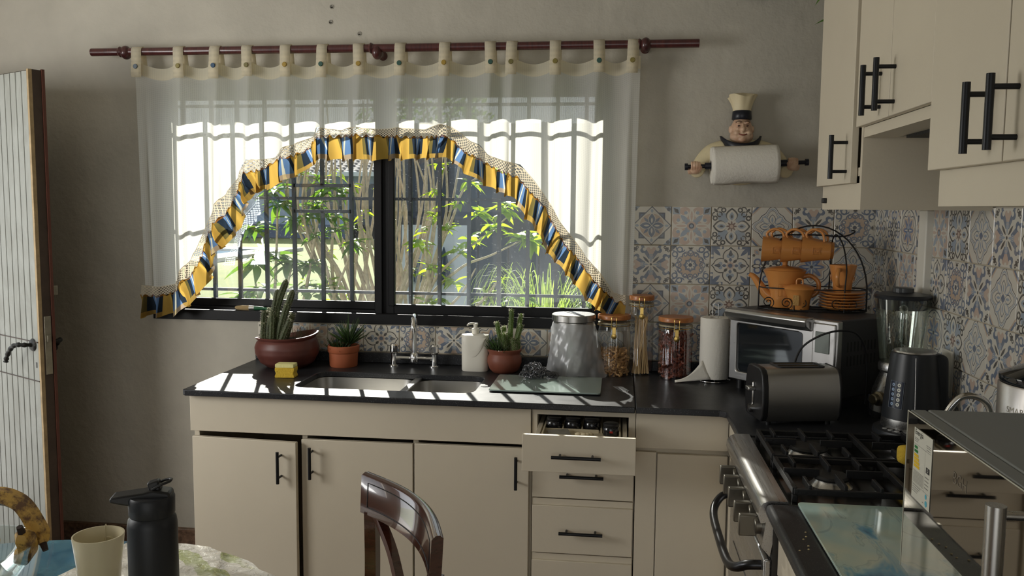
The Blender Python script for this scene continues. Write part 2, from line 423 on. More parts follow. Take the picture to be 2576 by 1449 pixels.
# ------------------------------------------------------------------ room shell
XR = .953; XL = -2.86; YB = -6.1; ZT = 2.62
WX0, WX1, WZ0, WZ1 = -1.93, -.03, 1.05, 2.03
ZC = .893
floor_mat = mat('floor_tile', srgb(120, 96, 76), .35, var=.25, vscale=5)
m_ = MB().box(XL-.2, YB-.2, -.06, XR+.2, .2, 0); struct('floor', m_, floor_mat)
m_ = MB().box(XL-.2, YB-.2, ZT, XR+.2, .2, ZT+.06); struct('ceiling', m_, mat('ceiling_paint', srgb(205, 200, 188), .85))
m_ = MB().slab([(XL-.2, 0), (XR+.2, 0), (XR+.2, ZT), (XL-.2, ZT)], [[(WX0, WZ0), (WX1, WZ0), (WX1, WZ1), (WX0, WZ1)]], 0, .2, XZ)
wall_back = struct('wall_back', m_, PLASTER)
m_ = MB().slab([(YB, 0), (0, 0), (0, ZT), (YB, ZT)], [], XR, XR+.2, YZ)
wall_right = struct('wall_right', m_, PLASTER)
m_ = MB().slab([(YB, 0), (-1.02, 0), (-1.02, 2.03), (-.15, 2.03), (-.15, 0), (0, 0), (0, ZT), (YB, ZT)], [[(-2.5, 1.05), (-1.4, 1.05), (-1.4, 2.15), (-2.5, 2.15)]], XL-.2, XL, YZ)
struct('wall_left', m_, PLASTER)
m_ = MB().slab([(XL-.2, 0), (-1.9, 0), (-1.9, 2.45), (.8, 2.45), (.8, 0), (XR+.2, 0), (XR+.2, ZT), (XL-.2, ZT)], [], YB-.2, YB, XZ)
struct('wall_rear', m_, PLASTER)
m_ = MB().box(XL, -.022, 0, -1.5, 0, .15)
struct('baseboard_back', m_, mat('speckled_granite', srgb(128, 100, 80), .4, var=.6, vscale=55), bevel=.003)
# two patched screw holes above the curtain
m_ = MB()
for x, z in ((-1.145, 2.309), (-1.033, 2.203), (-1.15, 2.25)): m_.lathe([(.006, 0), (.006, .002), (.009, .002), (.009, 0)], (x, 0, z), 12, R=Matrix.Rotation(PI/2, 3, 'X'))
part('filled_screw_holes', m_, mat('filler', srgb(150, 146, 136), .9), wall_back)

def tile_mesh(k, wd=.147, hd=.147):
    m = MB(); b = .0018
    a, c = wd/2, hd/2
    vs = [(-a, -c, 0), (a, -c, 0), (a, c, 0), (-a, c, 0), (-a, -c, .004), (a, -c, .004), (a, c, .004), (-a, c, .004), (-a+b, -c+b, .0055), (a-b, -c+b, .0055), (a-b, c-b, .0055), (-a+b, c-b, .0055)]
    fs = [(8, 9, 10, 11)] + [(i, (i+1) % 4, 4+(i+1) % 4, 4+i) for i in range(4)] + [(4+i, 4+(i+1) % 4, 8+(i+1) % 4, 8+i) for i in range(4)]
    m.add(vs, fs); return m
TM = {k: mesh_of('tile', tile_mesh(k), TILE[k]) for k in TILE}
TM['.'] = mesh_of('tile', tile_mesh('.'), PLAIN_TILE)
RB, RR = (PI/2, 0, 0), (PI/2, 0, -PI/2)
def put_tile(k, wall, loc, rot, cut=None):
    if cut:
        me = mesh_of('tile', tile_mesh(k, *cut), TILE.get(k, PLAIN_TILE))
    else: me = TM[k]
    o = bpy.data.objects.new('tile', me); COL.objects.link(o); o.parent = wall; o.location = loc
    o.rotation_euler = (rot[0]+random.uniform(-.004, .004), rot[1]+random.uniform(-.005, .005), rot[2]+random.uniform(-.004, .004))
X0, Z0, T = .1986, 1.536, .15
m_ = MB().box(X0-.152, -.0035, ZC+.03, XR, 0, Z0-.001); part('grout_bed', m_, GROUT, wall_back)
rows = ['BCDEF', 'FGIHD', 'BC.EF', 'FGAHD']
for j, row in enumerate(rows):
    for i, k in enumerate(row):
        put_tile(k, wall_back, (X0+T*(i+.5), -.0035, Z0-T*(j+.5)), RB)
    # the tiles column half behind the curtain's edge
    k = 'AEAE'[j]; put_tile(k, wall_back, (X0-.075, -.0035, Z0-T*(j+.5)), RB)
# strip of tiles under the window
m_ = MB().box(-1.474, -.0035, ZC+.03, X0-.152, 0, WZ0-.004); part('grout_bed', m_, GROUT, wall_back)
seq = ['I', 'B', 'E', 'G', 'F', 'E', 'H', 'A', 'B', 'D', 'C']
xx = -1.474+.0745
for i, k in enumerate(seq):
    if xx+.07 > X0-.155: break
    put_tile(k, wall_back, (xx, -.0035, (WZ0-.004+ZC+.045)/2), RB, (.147, WZ0-.004-ZC-.047)); xx += .15
# right wall: tiles from the corner to the white cable duct, then on along the counter
m_ = MB().box(XR-.0035, -3.0, ZC+.002, XR, 0, Z0-.001); part('grout_bed', m_, GROUT, wall_right)
for j, row in enumerate(['GIHA', 'CABI', 'HCGE', 'FDBC']):
    for i, k in enumerate(row):
        put_tile(k, wall_right, (XR-.0035, -.012-T*(i+.5)+(.016 if i == 3 else 0), Z0-T*(j+.5)), RR, (.115, .147) if i == 3 else None)
for j, row in enumerate(['BCDEGFHACB', 'GFEDCABIFE', 'HCDEFGABCD', 'BFEDAHCGEF']):
    for i, k in enumerate(row):
        put_tile(k, wall_right, (XR-.0035, -.734+T*.5-T*i, Z0-T*(j+.5)), RR)
m_ = MB().box(XR-.03, -.612, ZC+.004, XR, -.545, 1.527)
struct('trim_1', m_, mat('white_plastic', srgb(222, 218, 206), .4), bevel=.004)
m_ = MB().box(XR-.016, -.83, 1.0, XR-.008, -.75, 1.13)
tg = thing('wall_socket', 'white plastic wall socket plate on the right wall behind the blender jug', 'socket', (0, 0, 0))
part('cover_plate', m_, MATS['white_plastic'], tg, bevel=.003)
part('socket_insert', MB().box(XR-.019, -.81, 1.03, XR-.015, -.77, 1.1), mat('white_plastic2', srgb(205, 202, 190), .4), tg, bevel=.002)

# ------------------------------------------------------------------ window 1 (black sliding window)
win = struct('window_1')
m_ = MB()
m_.box(WX0, -.012, WZ0, WX1, .012, WZ0+.042)                      # front lip
m_.box(WX0, .012, WZ0, WX1, .05, WZ0+.040).box(WX0, .05, WZ0, WX1, .11, WZ0+.026)   # ledge
m_.box(WX0, .05, WZ0+.026, WX1, .11, WZ0+.05)
m_.box(WX0, .02, WZ1-.04, WX1, .11, WZ1); m_.box(WX0, .03, WZ0, WX0+.04, .11, WZ1); m_.box(WX1-.035, .03, WZ0, WX1, .11, WZ1)
part('window_frame', m_, BLACKFRAME, win, bevel=.002)
part('outer_sill', MB().box(WX0, .11, WZ0-.02, WX1, .2, WZ0+.02), mat('sill_paint', srgb(190, 186, 176), .7), win)
def sash(x0, x1, y, z0, z1, sl, sr, bot):
    m = MB().box(x0, y-.014, z0, x0+sl, y+.014, z1).box(x1-sr, y-.014, z0, x1, y+.014, z1).box(x0+sl, y-.014, z0, x1-sr, y+.014, z0+bot).box(x0+sl, y-.014, z1-.035, x1-sr, y+.014, z1)
    part('sash', m, BLACKFRAME, win, bevel=.002)
    o = part('pane', MB().box(0, -.001, 0, x1-sr-x0-sl, .001, z1-.035-z0-bot), thin('window_glass', (.9, .95, 1, 1), .03, (.97, .985, .98, 1), dirt=.24), win)
    o.location = (x0+sl, y, z0+bot)
sash(-1.90, -.945, .088, WZ0+.05, 1.995, .045, .03, .032)
sash(-.985, -.062, .058, WZ0+.036, 1.995, .075, .042, .04)
part('meeting_rail', MB().box(-.988, .028, WZ0+.03, -.955, .045, 1.995).box(-.93, .03, 1.12, -.905, .045, 1.98), BLACKFRAME, win, bevel=.003)
# security grille
GR = mat('grille_paint', (.016, .02, .028, 1), .45, .2)
gr = thing('window_grille', 'black iron security grille of thin bars outside the kitchen window', 'grille', (0, 0, 0))
BARX = [-1.86, -1.732, -1.617, -1.495, -1.371, -1.246, -1.121, -.996, -.866, -.742, -.618, -.492, -.373, -.255, -.14]
for x in BARX:
    if abs(x+1.246) < .01:
        part('vertical_bar', MB().box(x-.0075, .143, WZ0-.0, x+.0075, .158, 1.503), GR, gr)
        part('vertical_bar', MB().box(x-.0075, .143, 1.611, x+.0075, .158, WZ1), GR, gr)
    else: part('vertical_bar', MB().box(x-.0075, .143, WZ0, x+.0075, .158, WZ1), GR, gr)
for z in (1.163, 1.557, 1.943): part('cross_bar', MB().box(WX0, .146, z-.006, WX1, .156, z+.006), GR, gr)
for z in (1.503, 1.611): part('short_cross_bar', MB().box(-1.371, .143, z-.007, -1.121, .158, z+.007), GR, gr)
# eave of the roof outside, its soffit shades the upper part of the window
ev = thing('roof_eave', 'timber roof eave overhanging the kitchen window outside', 'eave', (0, 0, 0))
WOODR = wood('rafter_wood', srgb(120, 92, 66), srgb(86, 62, 44), .7, coat=0)
part('soffit', MB().box(-5, .2, 2.47, 3, .8, 2.52), WOODR, ev)
part('fascia', MB().box(-5, .78, 2.43, 3, .81, 2.53), WOODR, ev)
for i in range(9): part('rafter', MB().box(-4.3+i*.8, .2, 2.40, -4.24+i*.8, .80, 2.47), WOODR, ev)
# ------------------------------------------------------------------ curtain and rod
def interp(P, x):
    if x <= P[0][0]: return P[0][1]
    for i in range(len(P)-1):
        if x <= P[i+1][0]:
            t = (x-P[i][0])/max(1e-6, P[i+1][0]-P[i][0]); return P[i][1]+t*(P[i+1][1]-P[i][1])
    return P[-1][1]
LACE = [(-1.93, 1.198), (-1.866, 1.19), (-1.795, 1.204), (-1.776, 1.237), (-1.722, 1.304), (-1.696, 1.347), (-1.656, 1.45), (-1.589, 1.551), (-1.513, 1.633), (-1.499, 1.687), (-1.469, 1.707), (-1.419, 1.707), (-1.358, 1.715), (-1.308, 1.757), (-1.203, 1.797), (-1.192, 1.834), (-1.156, 1.828), (-1.084, 1.82), (-1.053, 1.833), (-0.943, 1.825), (-0.817, 1.828), (-0.754, 1.822), (-0.718, 1.837), (-0.661, 1.84), (-0.619, 1.814), (-0.577, 1.779), (-0.537, 1.764), (-0.5, 1.723), (-0.436, 1.701), (-0.381, 1.69), (-0.324, 1.626), (-0.259, 1.539), (-0.231, 1.48), (-0.183, 1.42), (-0.118, 1.339), (-0.061, 1.27), (-0.015, 1.203), (0.068, 1.193)]
GATH = [(-1.935, 1.156), (-1.856, 1.154), (-1.796, 1.17), (-1.763, 1.199), (-1.705, 1.258), (-1.682, 1.302), (-1.65, 1.404), (-1.606, 1.455), (-1.555, 1.506), (-1.508, 1.591), (-1.49, 1.649), (-1.41, 1.67), (-1.36, 1.701), (-1.27, 1.724), (-1.215, 1.752), (-1.195, 1.792), (-1.018, 1.8), (-0.86, 1.793), (-0.656, 1.793), (-0.591, 1.732), (-0.544, 1.714), (-0.464, 1.666), (-0.385, 1.638), (-0.342, 1.585), (-0.282, 1.53), (-0.238, 1.444), (-0.201, 1.379), (-0.164, 1.343), (-0.117, 1.283), (-0.065, 1.22), (-0.01, 1.174), (.03, 1.165)]
LOW = [(-1.926, 1.071), (-1.847, 1.073), (-1.785, 1.078), (-1.715, 1.12), (-1.692, 1.158), (-1.622, 1.245), (-1.605, 1.328), (-1.565, 1.369), (-1.489, 1.441), (-1.462, 1.535), (-1.445, 1.572), (-1.403, 1.586), (-1.337, 1.607), (-1.255, 1.646), (-1.195, 1.690), (-1.175, 1.705), (-1.013, 1.703), (-0.855, 1.705), (-0.667, 1.711), (-0.621, 1.678), (-0.544, 1.626), (-0.459, 1.581), (-0.40, 1.556), (-0.361, 1.484), (-0.31, 1.436), (-0.277, 1.359), (-0.237, 1.315), (-0.193, 1.262), (-0.152, 1.212), (-0.096, 1.154), (-0.05, 1.108), (.02, 1.10)]
TABX = [-1.915, -1.74, -1.588, -1.457, -1.3, -1.151, -1.008, -.843, -.67, -.496, -.413, -.25, -.088, .039]
def fold(x, t):
    """curtain depth: soft folds that start at the tabs and open downwards"""
    d = min(((x-q), q) for q in TABX if x-q > -.09)[0] if x > TABX[0]-.09 else 0
    k = 0
    for i in range(len(TABX)-1):
        a, b = TABX[i], TABX[i+1]
        if a <= x <= b:
            u = (x-a)/(b-a); k = .026*math.sin(PI*u)**1.3*(1-.35*t) - .024*math.exp(-((u-.9)/.10)**2)*t + .014*math.exp(-((u-.1)/.08)**2)*t
    return -.085 + k + .006*t*math.sin(x*31+1.3) + .003*math.sin(x*67)*t
def curtain_mat(name, col, tcol, transp, weave=True):
    m = mat(name, col, .9, spec=.1); g = NT(m); N = g.N; L = g.L
    t = N.new('ShaderNodeBsdfTranslucent'); t.inputs[0].default_value = tcol
    mx = N.new('ShaderNodeMixShader'); mx.inputs[0].default_value = .62
    L.new(N['Principled BSDF'].outputs[0], mx.inputs[1]); L.new(t.outputs[0], mx.inputs[2])
    tr = N.new('ShaderNodeBsdfTransparent'); m2 = N.new('ShaderNodeMixShader')
    uv = N.new('ShaderNodeUVMap'); sp = N.new('ShaderNodeSeparateXYZ'); L.new(uv.outputs[0], sp.inputs[0])
    u, v = X(g, sp.outputs[0]), X(g, sp.outputs[1])
    wv = ((u*900).sin()*.5+.5)*((v*700).sin()*.5+.5)
    L.new((wv*.14+transp).s, m2.inputs[0]); L.new(mx.outputs[0], m2.inputs[1]); L.new(tr.outputs[0], m2.inputs[2]); L.new(m2.outputs[0], N['Material Output'].inputs[0])
    return m
SHEER = curtain_mat('sheer_cloth', srgb(236, 237, 234), srgb(224, 222, 214), .07)
HEM = curtain_mat('hem_cloth', srgb(244, 240, 224), srgb(240, 230, 206), 0)
cur = thing('curtain', 'sheer white tab-top curtain with arched checked ruffle over the sink window', 'curtain', (-.93, -.085, 1.07))
OFF = Vector((-.93, -.085, 1.07))
CL = lambda x, y, z: tuple(Vector((x, y, z))-OFF)
def ctop(x):
    k = 0
    for i in range(len(TABX)-1):
        a, b = TABX[i], TABX[i+1]
        if a <= x <= b: k = -.022*math.sin(PI*(x-a)/(b-a))
    return 2.088+k
CX0, CX1 = -1.932, .066
def cpt(u, v):
    x = CX0+(CX1-CX0)*u; zt = ctop(x)-.028; zb = interp(LACE, x); z = zt+(zb-zt)*v
    t = min(1, (zt-z)/.5)
    xx = x + (.02 if x > -.05 else 0)*math.sin(v*PI)*0 - .012*max(0, (x+.3)/.36)*(v if x > -.3 else 0) + (.016*v if x < -1.9 else 0)
    return CL(xx, fold(x, t), z)
m_ = MB().grid(330, 46, cpt, lambda u, v: (2*u, v)); part('panel', m_, SHEER, cur, smooth=180)
m_ = MB().grid(330, 4, lambda u, v: CL(CX0+(CX1-CX0)*u, fold(CX0+(CX1-CX0)*u, 0)-.003, ctop(CX0+(CX1-CX0)*u)-.046*v), lambda u, v: (2*u, v))
part('header_band', m_, HEM, cur, smooth=180)
RODZ, RODR = 2.131, .0155
BTN = [('grey_blue', (96, 108, 120)), ('olive', (128, 116, 58)), ('blue', (40, 74, 104)), ('green_gold', (112, 104, 58)), ('gold', (158, 130, 52)), ('green', (46, 82, 72))]
BM = {k: mat('button_'+k, srgb(*c), .45) for k, c in BTN}
bseq = ['grey_blue', 'olive', 'blue', 'green_gold', 'gold', 'green', 'gold', 'green', 'gold', 'green', 'green_gold', 'olive', 'green', 'olive']
for i, x in enumerate(TABX):
    w_ = .021; ln = 2.028-.004*(i % 3); sk = .008*math.sin(i*2.3)
    pth = [(-.052, 2.055), (-.0655, 2.12)] + [(-.085+.019*math.cos(a), RODZ+.019*math.sin(a)) for a in (0, .6, 1.2, PI/2, 2, 2.6, PI)] + [(-.105, 2.09), (-.109, 2.06), (-.108, ln)]
    m_ = MB().grid(1, len(pth)-1, lambda u, v: CL(x+w_*(2*u-1)+sk*max(0, v*12-8)/4*.6, pth[round(v*(len(pth)-1))][0], pth[round(v*(len(pth)-1))][1]), lambda u, v: (u*.05, v*.2))
    o = part('tab', m_, HEM, cur, smooth=60)
    sd = o.modifiers.new('thick', 'SOLIDIFY'); sd.thickness = .0015
    bt = MB().lathe([(0, .004), (.008, .004), (.0095, .002), (.0095, 0), (0, 0)], CL(x+sk*.4, -.1105, 2.07), 16, R=Matrix.Rotation(PI/2, 3, 'X'))
    part('button', bt, BM[bseq[i]], cur, smooth=40)
# lace between the cloth and the ruffle: open crochet pattern
def lace_mat():
    m = mat('lace', srgb(206, 196, 176), .9); g = NT(m); N = g.N; L = g.L
    t = N.new('ShaderNodeBsdfTranslucent'); t.inputs[0].default_value = srgb(225, 212, 188)
    mx = N.new('ShaderNodeMixShader'); mx.inputs[0].default_value = .4
    L.new(N['Principled BSDF'].outputs[0], mx.inputs[1]); L.new(t.outputs[0], mx.inputs[2])
    uv = N.new('ShaderNodeUVMap'); sp = N.new('ShaderNodeSeparateXYZ'); L.new(uv.outputs[0], sp.inputs[0])
    u, v = X(g, sp.outputs[0])*(1/.013), X(g, sp.outputs[1])*(1/.013)
    a, b = (u+v).frac()-.5, (u-v).frac()-.5
    hole = (a*a+b*b).sqrt().lt(.36); fl = (a*a+b*b).sqrt().lt(.11)
    edge = X(g, sp.outputs[1]).lt(.004)
    tr = N.new('ShaderNodeBsdfTransparent'); m2 = N.new('ShaderNodeMixShader')
    L.new((hole*(1-fl)*(1-edge)).s, m2.inputs[0]); L.new(mx.outputs[0], m2.inputs[1]); L.new(tr.outputs[0], m2.inputs[2]); L.new(m2.outputs[0], N['Material Output'].inputs[0]); return m
def arcs(P, n):
    P = [Vector((a, b)) for a, b in P]; d = [0]
    for i in range(1, len(P)): d.append(d[-1]+(P[i]-P[i-1]).length)
    out = []
    for k in range(n+1):
        s = d[-1]*k/n; i = 0
        while i < len(P)-2 and d[i+1] < s: i += 1
        out.append(P[i].lerp(P[i+1], (s-d[i])/max(1e-9, d[i+1]-d[i])))
    return out, d[-1]
# smooth correspondences along the arch
NS = 900
LA, _ = arcs([LACE[0]]+LACE[1:], NS); GA, glen = arcs(GATH, NS); 
def nearest_low(P):  # lower edge matched by index parameter
    out = []; seg = len(GATH)-1
    pos = [0]
    for i in range(1, len(GATH)): pos.append(pos[-1]+(Vector(GATH[i])-Vector(GATH[i-1])).length)
    for k in range(NS+1):
        s = pos[-1]*k/NS; i = 0
        while i < seg-1 and pos[i+1] < s: i += 1
        t = (s-pos[i])/max(1e-9, pos[i+1]-pos[i]); out.append(Vector(LOW[i]).lerp(Vector(LOW[i+1]), t))
    return out
LO = nearest_low(LOW)
def upper_of(q):       # lace top: closest point of the lace curve above the gather point
    return min(LA, key=lambda p: (p-q).length + .25*abs(p.x-q.x))
UP = [upper_of(q) for q in GA]
for _ in range(12): UP = [UP[0]]+[(UP[i-1]+UP[i]*2+UP[i+1])/4 for i in range(1, NS)]+[UP[-1]]
for _ in range(10): LO = [LO[0]]+[(LO[i-1]+LO[i]*2+LO[i+1])/4 for i in range(1, NS)]+[LO[-1]]
def lace_pt(u, v):
    i = round(u*NS); p = UP[i].lerp(GA[i], v); return CL(p.x, fold(p.x, 1)-.004, p.y)
m_ = MB().grid(NS, 3, lace_pt, lambda u, v: (u*glen, v*.045)); part('lace_trim', m_, lace_mat(), cur, smooth=180)
def check_mat():
    m = mat('checked_cloth', srgb(200, 160, 60), .85); g = NT(m); N = g.N; L = g.L
    uv = N.new('ShaderNodeUVMap'); sp = N.new('ShaderNodeSeparateXYZ'); L.new(uv.outputs[0], sp.inputs[0])
    u, v = (X(g, sp.outputs[0])*(1/.118)).frac(), X(g, sp.outputs[1])
    yel, navy, blue, oliv, whit = srgb(190, 154, 74), srgb(34, 44, 56), srgb(92, 124, 168), srgb(104, 94, 54), srgb(206, 206, 190)
    col = yel
    for a, b_, c in ((.26, .36, oliv), (.36, .52, navy), (.52, .62, blue), (.62, .67, whit), (.67, .78, blue), (.78, .9, navy)): col = g.mix(u.gt(a)*u.lt(b_), col, c)
    col = g.mix(v.gt(.78)*.6, col, yel); col = g.mix(v.lt(.06)*.6, col, srgb(150, 96, 20))
    L.new(col, N['Principled BSDF'].inputs['Base Color'])
    t = N.new('ShaderNodeBsdfTranslucent'); L.new(col, t.inputs[0]); mx = N.new('ShaderNodeMixShader'); mx.inputs[0].default_value = .66
    L.new(N['Principled BSDF'].outputs[0], mx.inputs[1]); L.new(t.outputs[0], mx.inputs[2]); L.new(mx.outputs[0], N['Material Output'].inputs[0]); return m
def ruffle_pt(u, v):
    i = round(u*NS); s = u*glen; p = GA[i].lerp(LO[i], v)
    tg = (GA[min(i+2, NS)]-GA[max(i-2, 0)]).normalized()
    ph = 2*PI*s/.058 + 1.2*math.sin(s*17) + .8*math.sin(s*41)
    a = (.004+.020*v**.8)*(1+.3*math.sin(s*29))
    p = p + tg*(.010*v*math.sin(ph+.8)) + Vector((0, .006*(v**2)*math.sin(ph*1.0+2)))
    return CL(p.x, fold(p.x, 1)-.012+a*math.cos(ph)+.0045*math.cos(2.37*ph+1)*(.4+.6*v)-.006*v, p.y + (.006*math.sin(ph*2) if v < .1 else 0))
m_ = MB().grid(NS, 10, ruffle_pt, lambda u, v: (u*glen*1.25+.006*math.sin(u*140), v)); part('ruffle', m_, check_mat(), cur, smooth=180)
# rod
MAHOG = wood('dark_red_rod', srgb(84, 40, 38), srgb(58, 26, 28), .35, (14, 2, 2), .4)
rd = thing('curtain_rod', 'dark red wooden curtain rod on three round brackets above the window', 'curtain rod', (0, 0, 0))
part('rod', MB().cyl((-2.115, -.085, RODZ), (.277, -.085, RODZ), RODR, n=24), MAHOG, rd, smooth=40)
for x in (-1.968, -.937, .083):
    m_ = MB()
    dz = -.016 if x == -.937 else -.003
    m_.lathe([(.0, .0), (.018, .002), (.018, .008), (.012, .014), (.012, .05), (.014, .075), (0, .08)], (x, 0, RODZ+dz), 20, R=Matrix.Rotation(PI/2, 3, 'X'))
    m_.ell((x, -.085, RODZ+dz), (.021, .027, .027), 20, 12).lathe([(.017, -.03), (.021, -.024), (.017, -.016)], (x, -.085, RODZ), 16, R=Matrix.Rotation(PI/2, 3, 'Y'))
    part('bracket', m_, MAHOG, rd, smooth=50)

# ------------------------------------------------------------------ left: open door, doorway frame
DW = wood('grey_plank', srgb(146, 148, 142), srgb(130, 131, 124), .6, (3, 3, 1.2), 0)
DE = mat('door_edge', srgb(70, 56, 46), .6, var=.3, vscale=12)
dr = struct('door_1'); dr.location = (-2.79, -.13, 0)
ang = math.atan2(-.46, .89); dr.rotation_euler = (0, 0, ang)   # local x runs from hinge to latch edge, local -y is the face seen
DL = .80
part('door_core', MB().box(0, .0, .02, DL, .034, 2.0), DE, dr, bevel=.002)
pw = .0415; n = int((DL-.014)/pw)
for i in range(n):
    x0 = DL-.012-(i+1)*pw
    part('plank', MB().box(x0+.0022, -.011, .03, x0+pw-.0022, .001, 1.995), DW, dr, bevel=.0015)
part('edge_strip', MB().box(DL-.012, -.012, .02, DL, .001, 2.0), mat('worn_edge', srgb(170, 146, 108), .7, var=.35, vscale=20), dr)
part('outer_strip', MB().box(DL-.006, .034, .02, DL+.004, .044, 2.003), mat('red_brown_wood', srgb(92, 52, 40), .6, var=.2), dr)
for z in (.885, 1.03): part('cross_batten_line', MB().tube([(DL-.013, -.0125, z-.01), (.01, -.0125, z)], .002, 6), DE, dr)
LOCK = mat('aged_steel', srgb(150, 144, 128), .45, .7, var=.25, vscale=30)
part('lock_plate', MB().box(DL, .006, .90, DL+.003, .030, 1.115).box(DL+.003, .012, 1.02, DL+.010, .024, 1.045), LOCK, dr, bevel=.001)
IRON = mat('wrought_iron', srgb(40, 40, 38), .5, .5, bump=.3, bscale=70)
def lever(side):
    y0 = -.012 if side < 0 else .046; s = side
    m = MB().lathe([(0, 0), (.024, .0), (.02, .006), (.008, .008)], (DL-.05, y0, 1.008), 16, R=Matrix.Rotation(PI/2 if s < 0 else -PI/2, 3, 'X'))
    P = spl([(DL-.05, y0, 1.008), (DL-.05, y0+s*.035, 1.012), (DL-.07, y0+s*.052, 1.012), (DL-.10, y0+s*.056, .995), (DL-.125, y0+s*.058, .965), (DL-.135, y0+s*.058, .945)], 6)
    m.tube(P, [.008+.0016*math.sin(i*1.5) for i in range(len(P))], 10)
    part('lever_handle', m, IRON, dr, smooth=50)
lever(-1); lever(1)
m_ = MB().box(DL-.035, -.0125, .925, DL-.027, -.011, .945); part('keyhole', m_, BLACKPLASTIC, dr)
part('bolt_keeper', MB().box(DL-.02, .044, 1.19, DL+.0, .062, 1.225), LOCK, dr, bevel=.002)
JM = mat('jamb_wood', srgb(92, 60, 44), .6, var=.2)
m_ = MB().box(XL-.21, -.158, 0, XL+.012, -.112, 2.065).box(XL-.21, -1.06, 0, XL+.012, -1.012, 2.065).box(XL-.21, -1.012, 2.022, XL+.012, -.158, 2.065)
struct('trim_2', m_, JM, bevel=.003)

# ------------------------------------------------------------------ base cabinets
YF = -.585; ZB = .872
HB = mat('black_pull', (.012, .013, .015, 1), .38, .4)
def pull(parent, p, q, out, so=.03, r=.0055, name='handle'):
    """bar pull from p to q with two posts going back by vector out"""
    p, q, out = Vector(p), Vector(q), Vector(out)
    m = MB().cyl(p, q, r, n=14)
    for t in (.17, .83):
        a = p.lerp(q, t); m.cyl(a, a+out*so, r*.72, n=10)
    part(name, m, HB, parent, smooth=40)
LEG0 = .09
def dowelbox(m, x0, x1, y0, y1, z0, z1, t=.018, top=False):
    m.box(x0, y0, z0, x0+t, y1, z1).box(x1-t, y0, z0, x1, y1, z1).box(x0+t, y0, z0, x1-t, y1, z0+t).box(x0+t, y1-t*.5, z0+t, x1-t, y1, z1)
    if top: m.box(x0+t, y0, z1-t, x1-t, y1, z1)
sk_ = thing('sink_cabinet', 'long cream base cabinet under the sink with three plain doors, left one ajar', 'cabinet', (-.88, -.3, 0))
def CW(m, o): # shift builder into the thing's frame
    l = Vector(o.location); m.v = [tuple(Vector(p)-l) for p in m.v]; return m
SX0, SX1 = -1.468, -.275
m_ = MB(); dowelbox(m_, SX0, SX1, YF+.022, -.02, LEG0, ZB); m_.box(SX0, YF+.05, 0, SX1, YF+.07, LEG0)
for x in (-1.065, -.672): m_.box(x-.009, YF+.022, LEG0, x+.009, -.05, .74)
part('carcass', CW(m_, sk_), CREAM, sk_)
part('top_rail', CW(MB().box(SX0-.002, YF-.004, .742, SX1-.002, YF+.03, ZB-.001), sk_), CREAM, sk_, bevel=.0015)
def cab_door(cabinet, x0, x1, z0, z1, hx, hz, hinge=None, angle=0, name='door'):
    hx0 = hinge if hinge is not None else x0
    o = bpy.data.objects.new(name, mesh_of(name, MB().box(x0-hx0, -.018, z0, x1-hx0, 0, z1), CREAM)); COL.objects.link(o); o.parent = cabinet
    finish(o, 0, .0015)
    o.location = Vector((hx0, YF+.016, 0))-Vector(cabinet.location); o.rotation_euler = (0, 0, angle)
    pull(o, (hx-hx0, -.05, hz-.055), (hx-hx0, -.05, hz+.055), (0, 1, 0)); return o
d_ = cab_door(sk_, -1.464, -1.076, .1, .722, -1.128, .64, hinge=-1.464, angle=-.075)
d_['label'] = 'cabinet door standing slightly ajar'
cab_door(sk_, -1.069, -.678, .1, .727, -1.029, .652)
cab_door(sk_, -.672, -.283, .1, .729, -.323, .651)
dw = thing('drawer_cabinet', 'narrow cream drawer cabinet with its top drawer pulled open', 'cabinet', (-.105, -.3, 0))
DX0, DX1 = -.273, .065
m_ = MB(); dowelbox(m_, DX0, DX1, YF+.016, -.02, LEG0, ZB); m_.box(DX0, YF+.05, 0, DX1, YF+.07, LEG0)
m_.box(DX0, YF+.002, .846, DX1, YF+.02, ZB-.001).box(DX0, YF+.002, .72, DX0+.016, YF+.02, .846).box(DX1-.022, YF+.002, .72, DX1, YF+.02, .846)
for z in (.725, .55, .36): m_.box(DX0+.018, YF+.02, z-.008, DX1-.018, -.1, z+.008)
part('carcass', CW(m_, dw), CREAM, dw)
for z0, z1, hz in ((.566, .715, .648), (.376, .538, .456), (.1, .349, .28)):
    o = part('drawer', CW(MB().box(DX0+.003, YF-.002, z0, DX1-.003, YF+.016, z1).box(DX0+.003, YF+.006, z1, DX1-.003, YF+.016, z1+.022), dw), CREAM, dw, bevel=.0012)
    l = dw.location; pull(o, (-.179-l.x, YF-.034-l.y, hz), (-.035-l.x, YF-.034-l.y, hz), (0, 1, 0))
# the open top drawer
OY = -.735
m_ = MB().box(-.288, OY-.018, .705, .064, OY, .822)
m_.box(DX0+.022, OY, .735, DX0+.036, -.3, .815).box(DX1-.042, OY, .735, DX1-.028, -.3, .815).box(DX0+.036, OY, .788, DX1-.042, -.3, .797)
o = part('drawer', CW(m_, dw), CREAM, dw, bevel=.0012, label='top drawer pulled open')
l = dw.location; pull(o, (-.194-l.x, OY-.052-l.y, .762), (-.042-l.x, OY-.052-l.y, .762), (0, 1, 0))
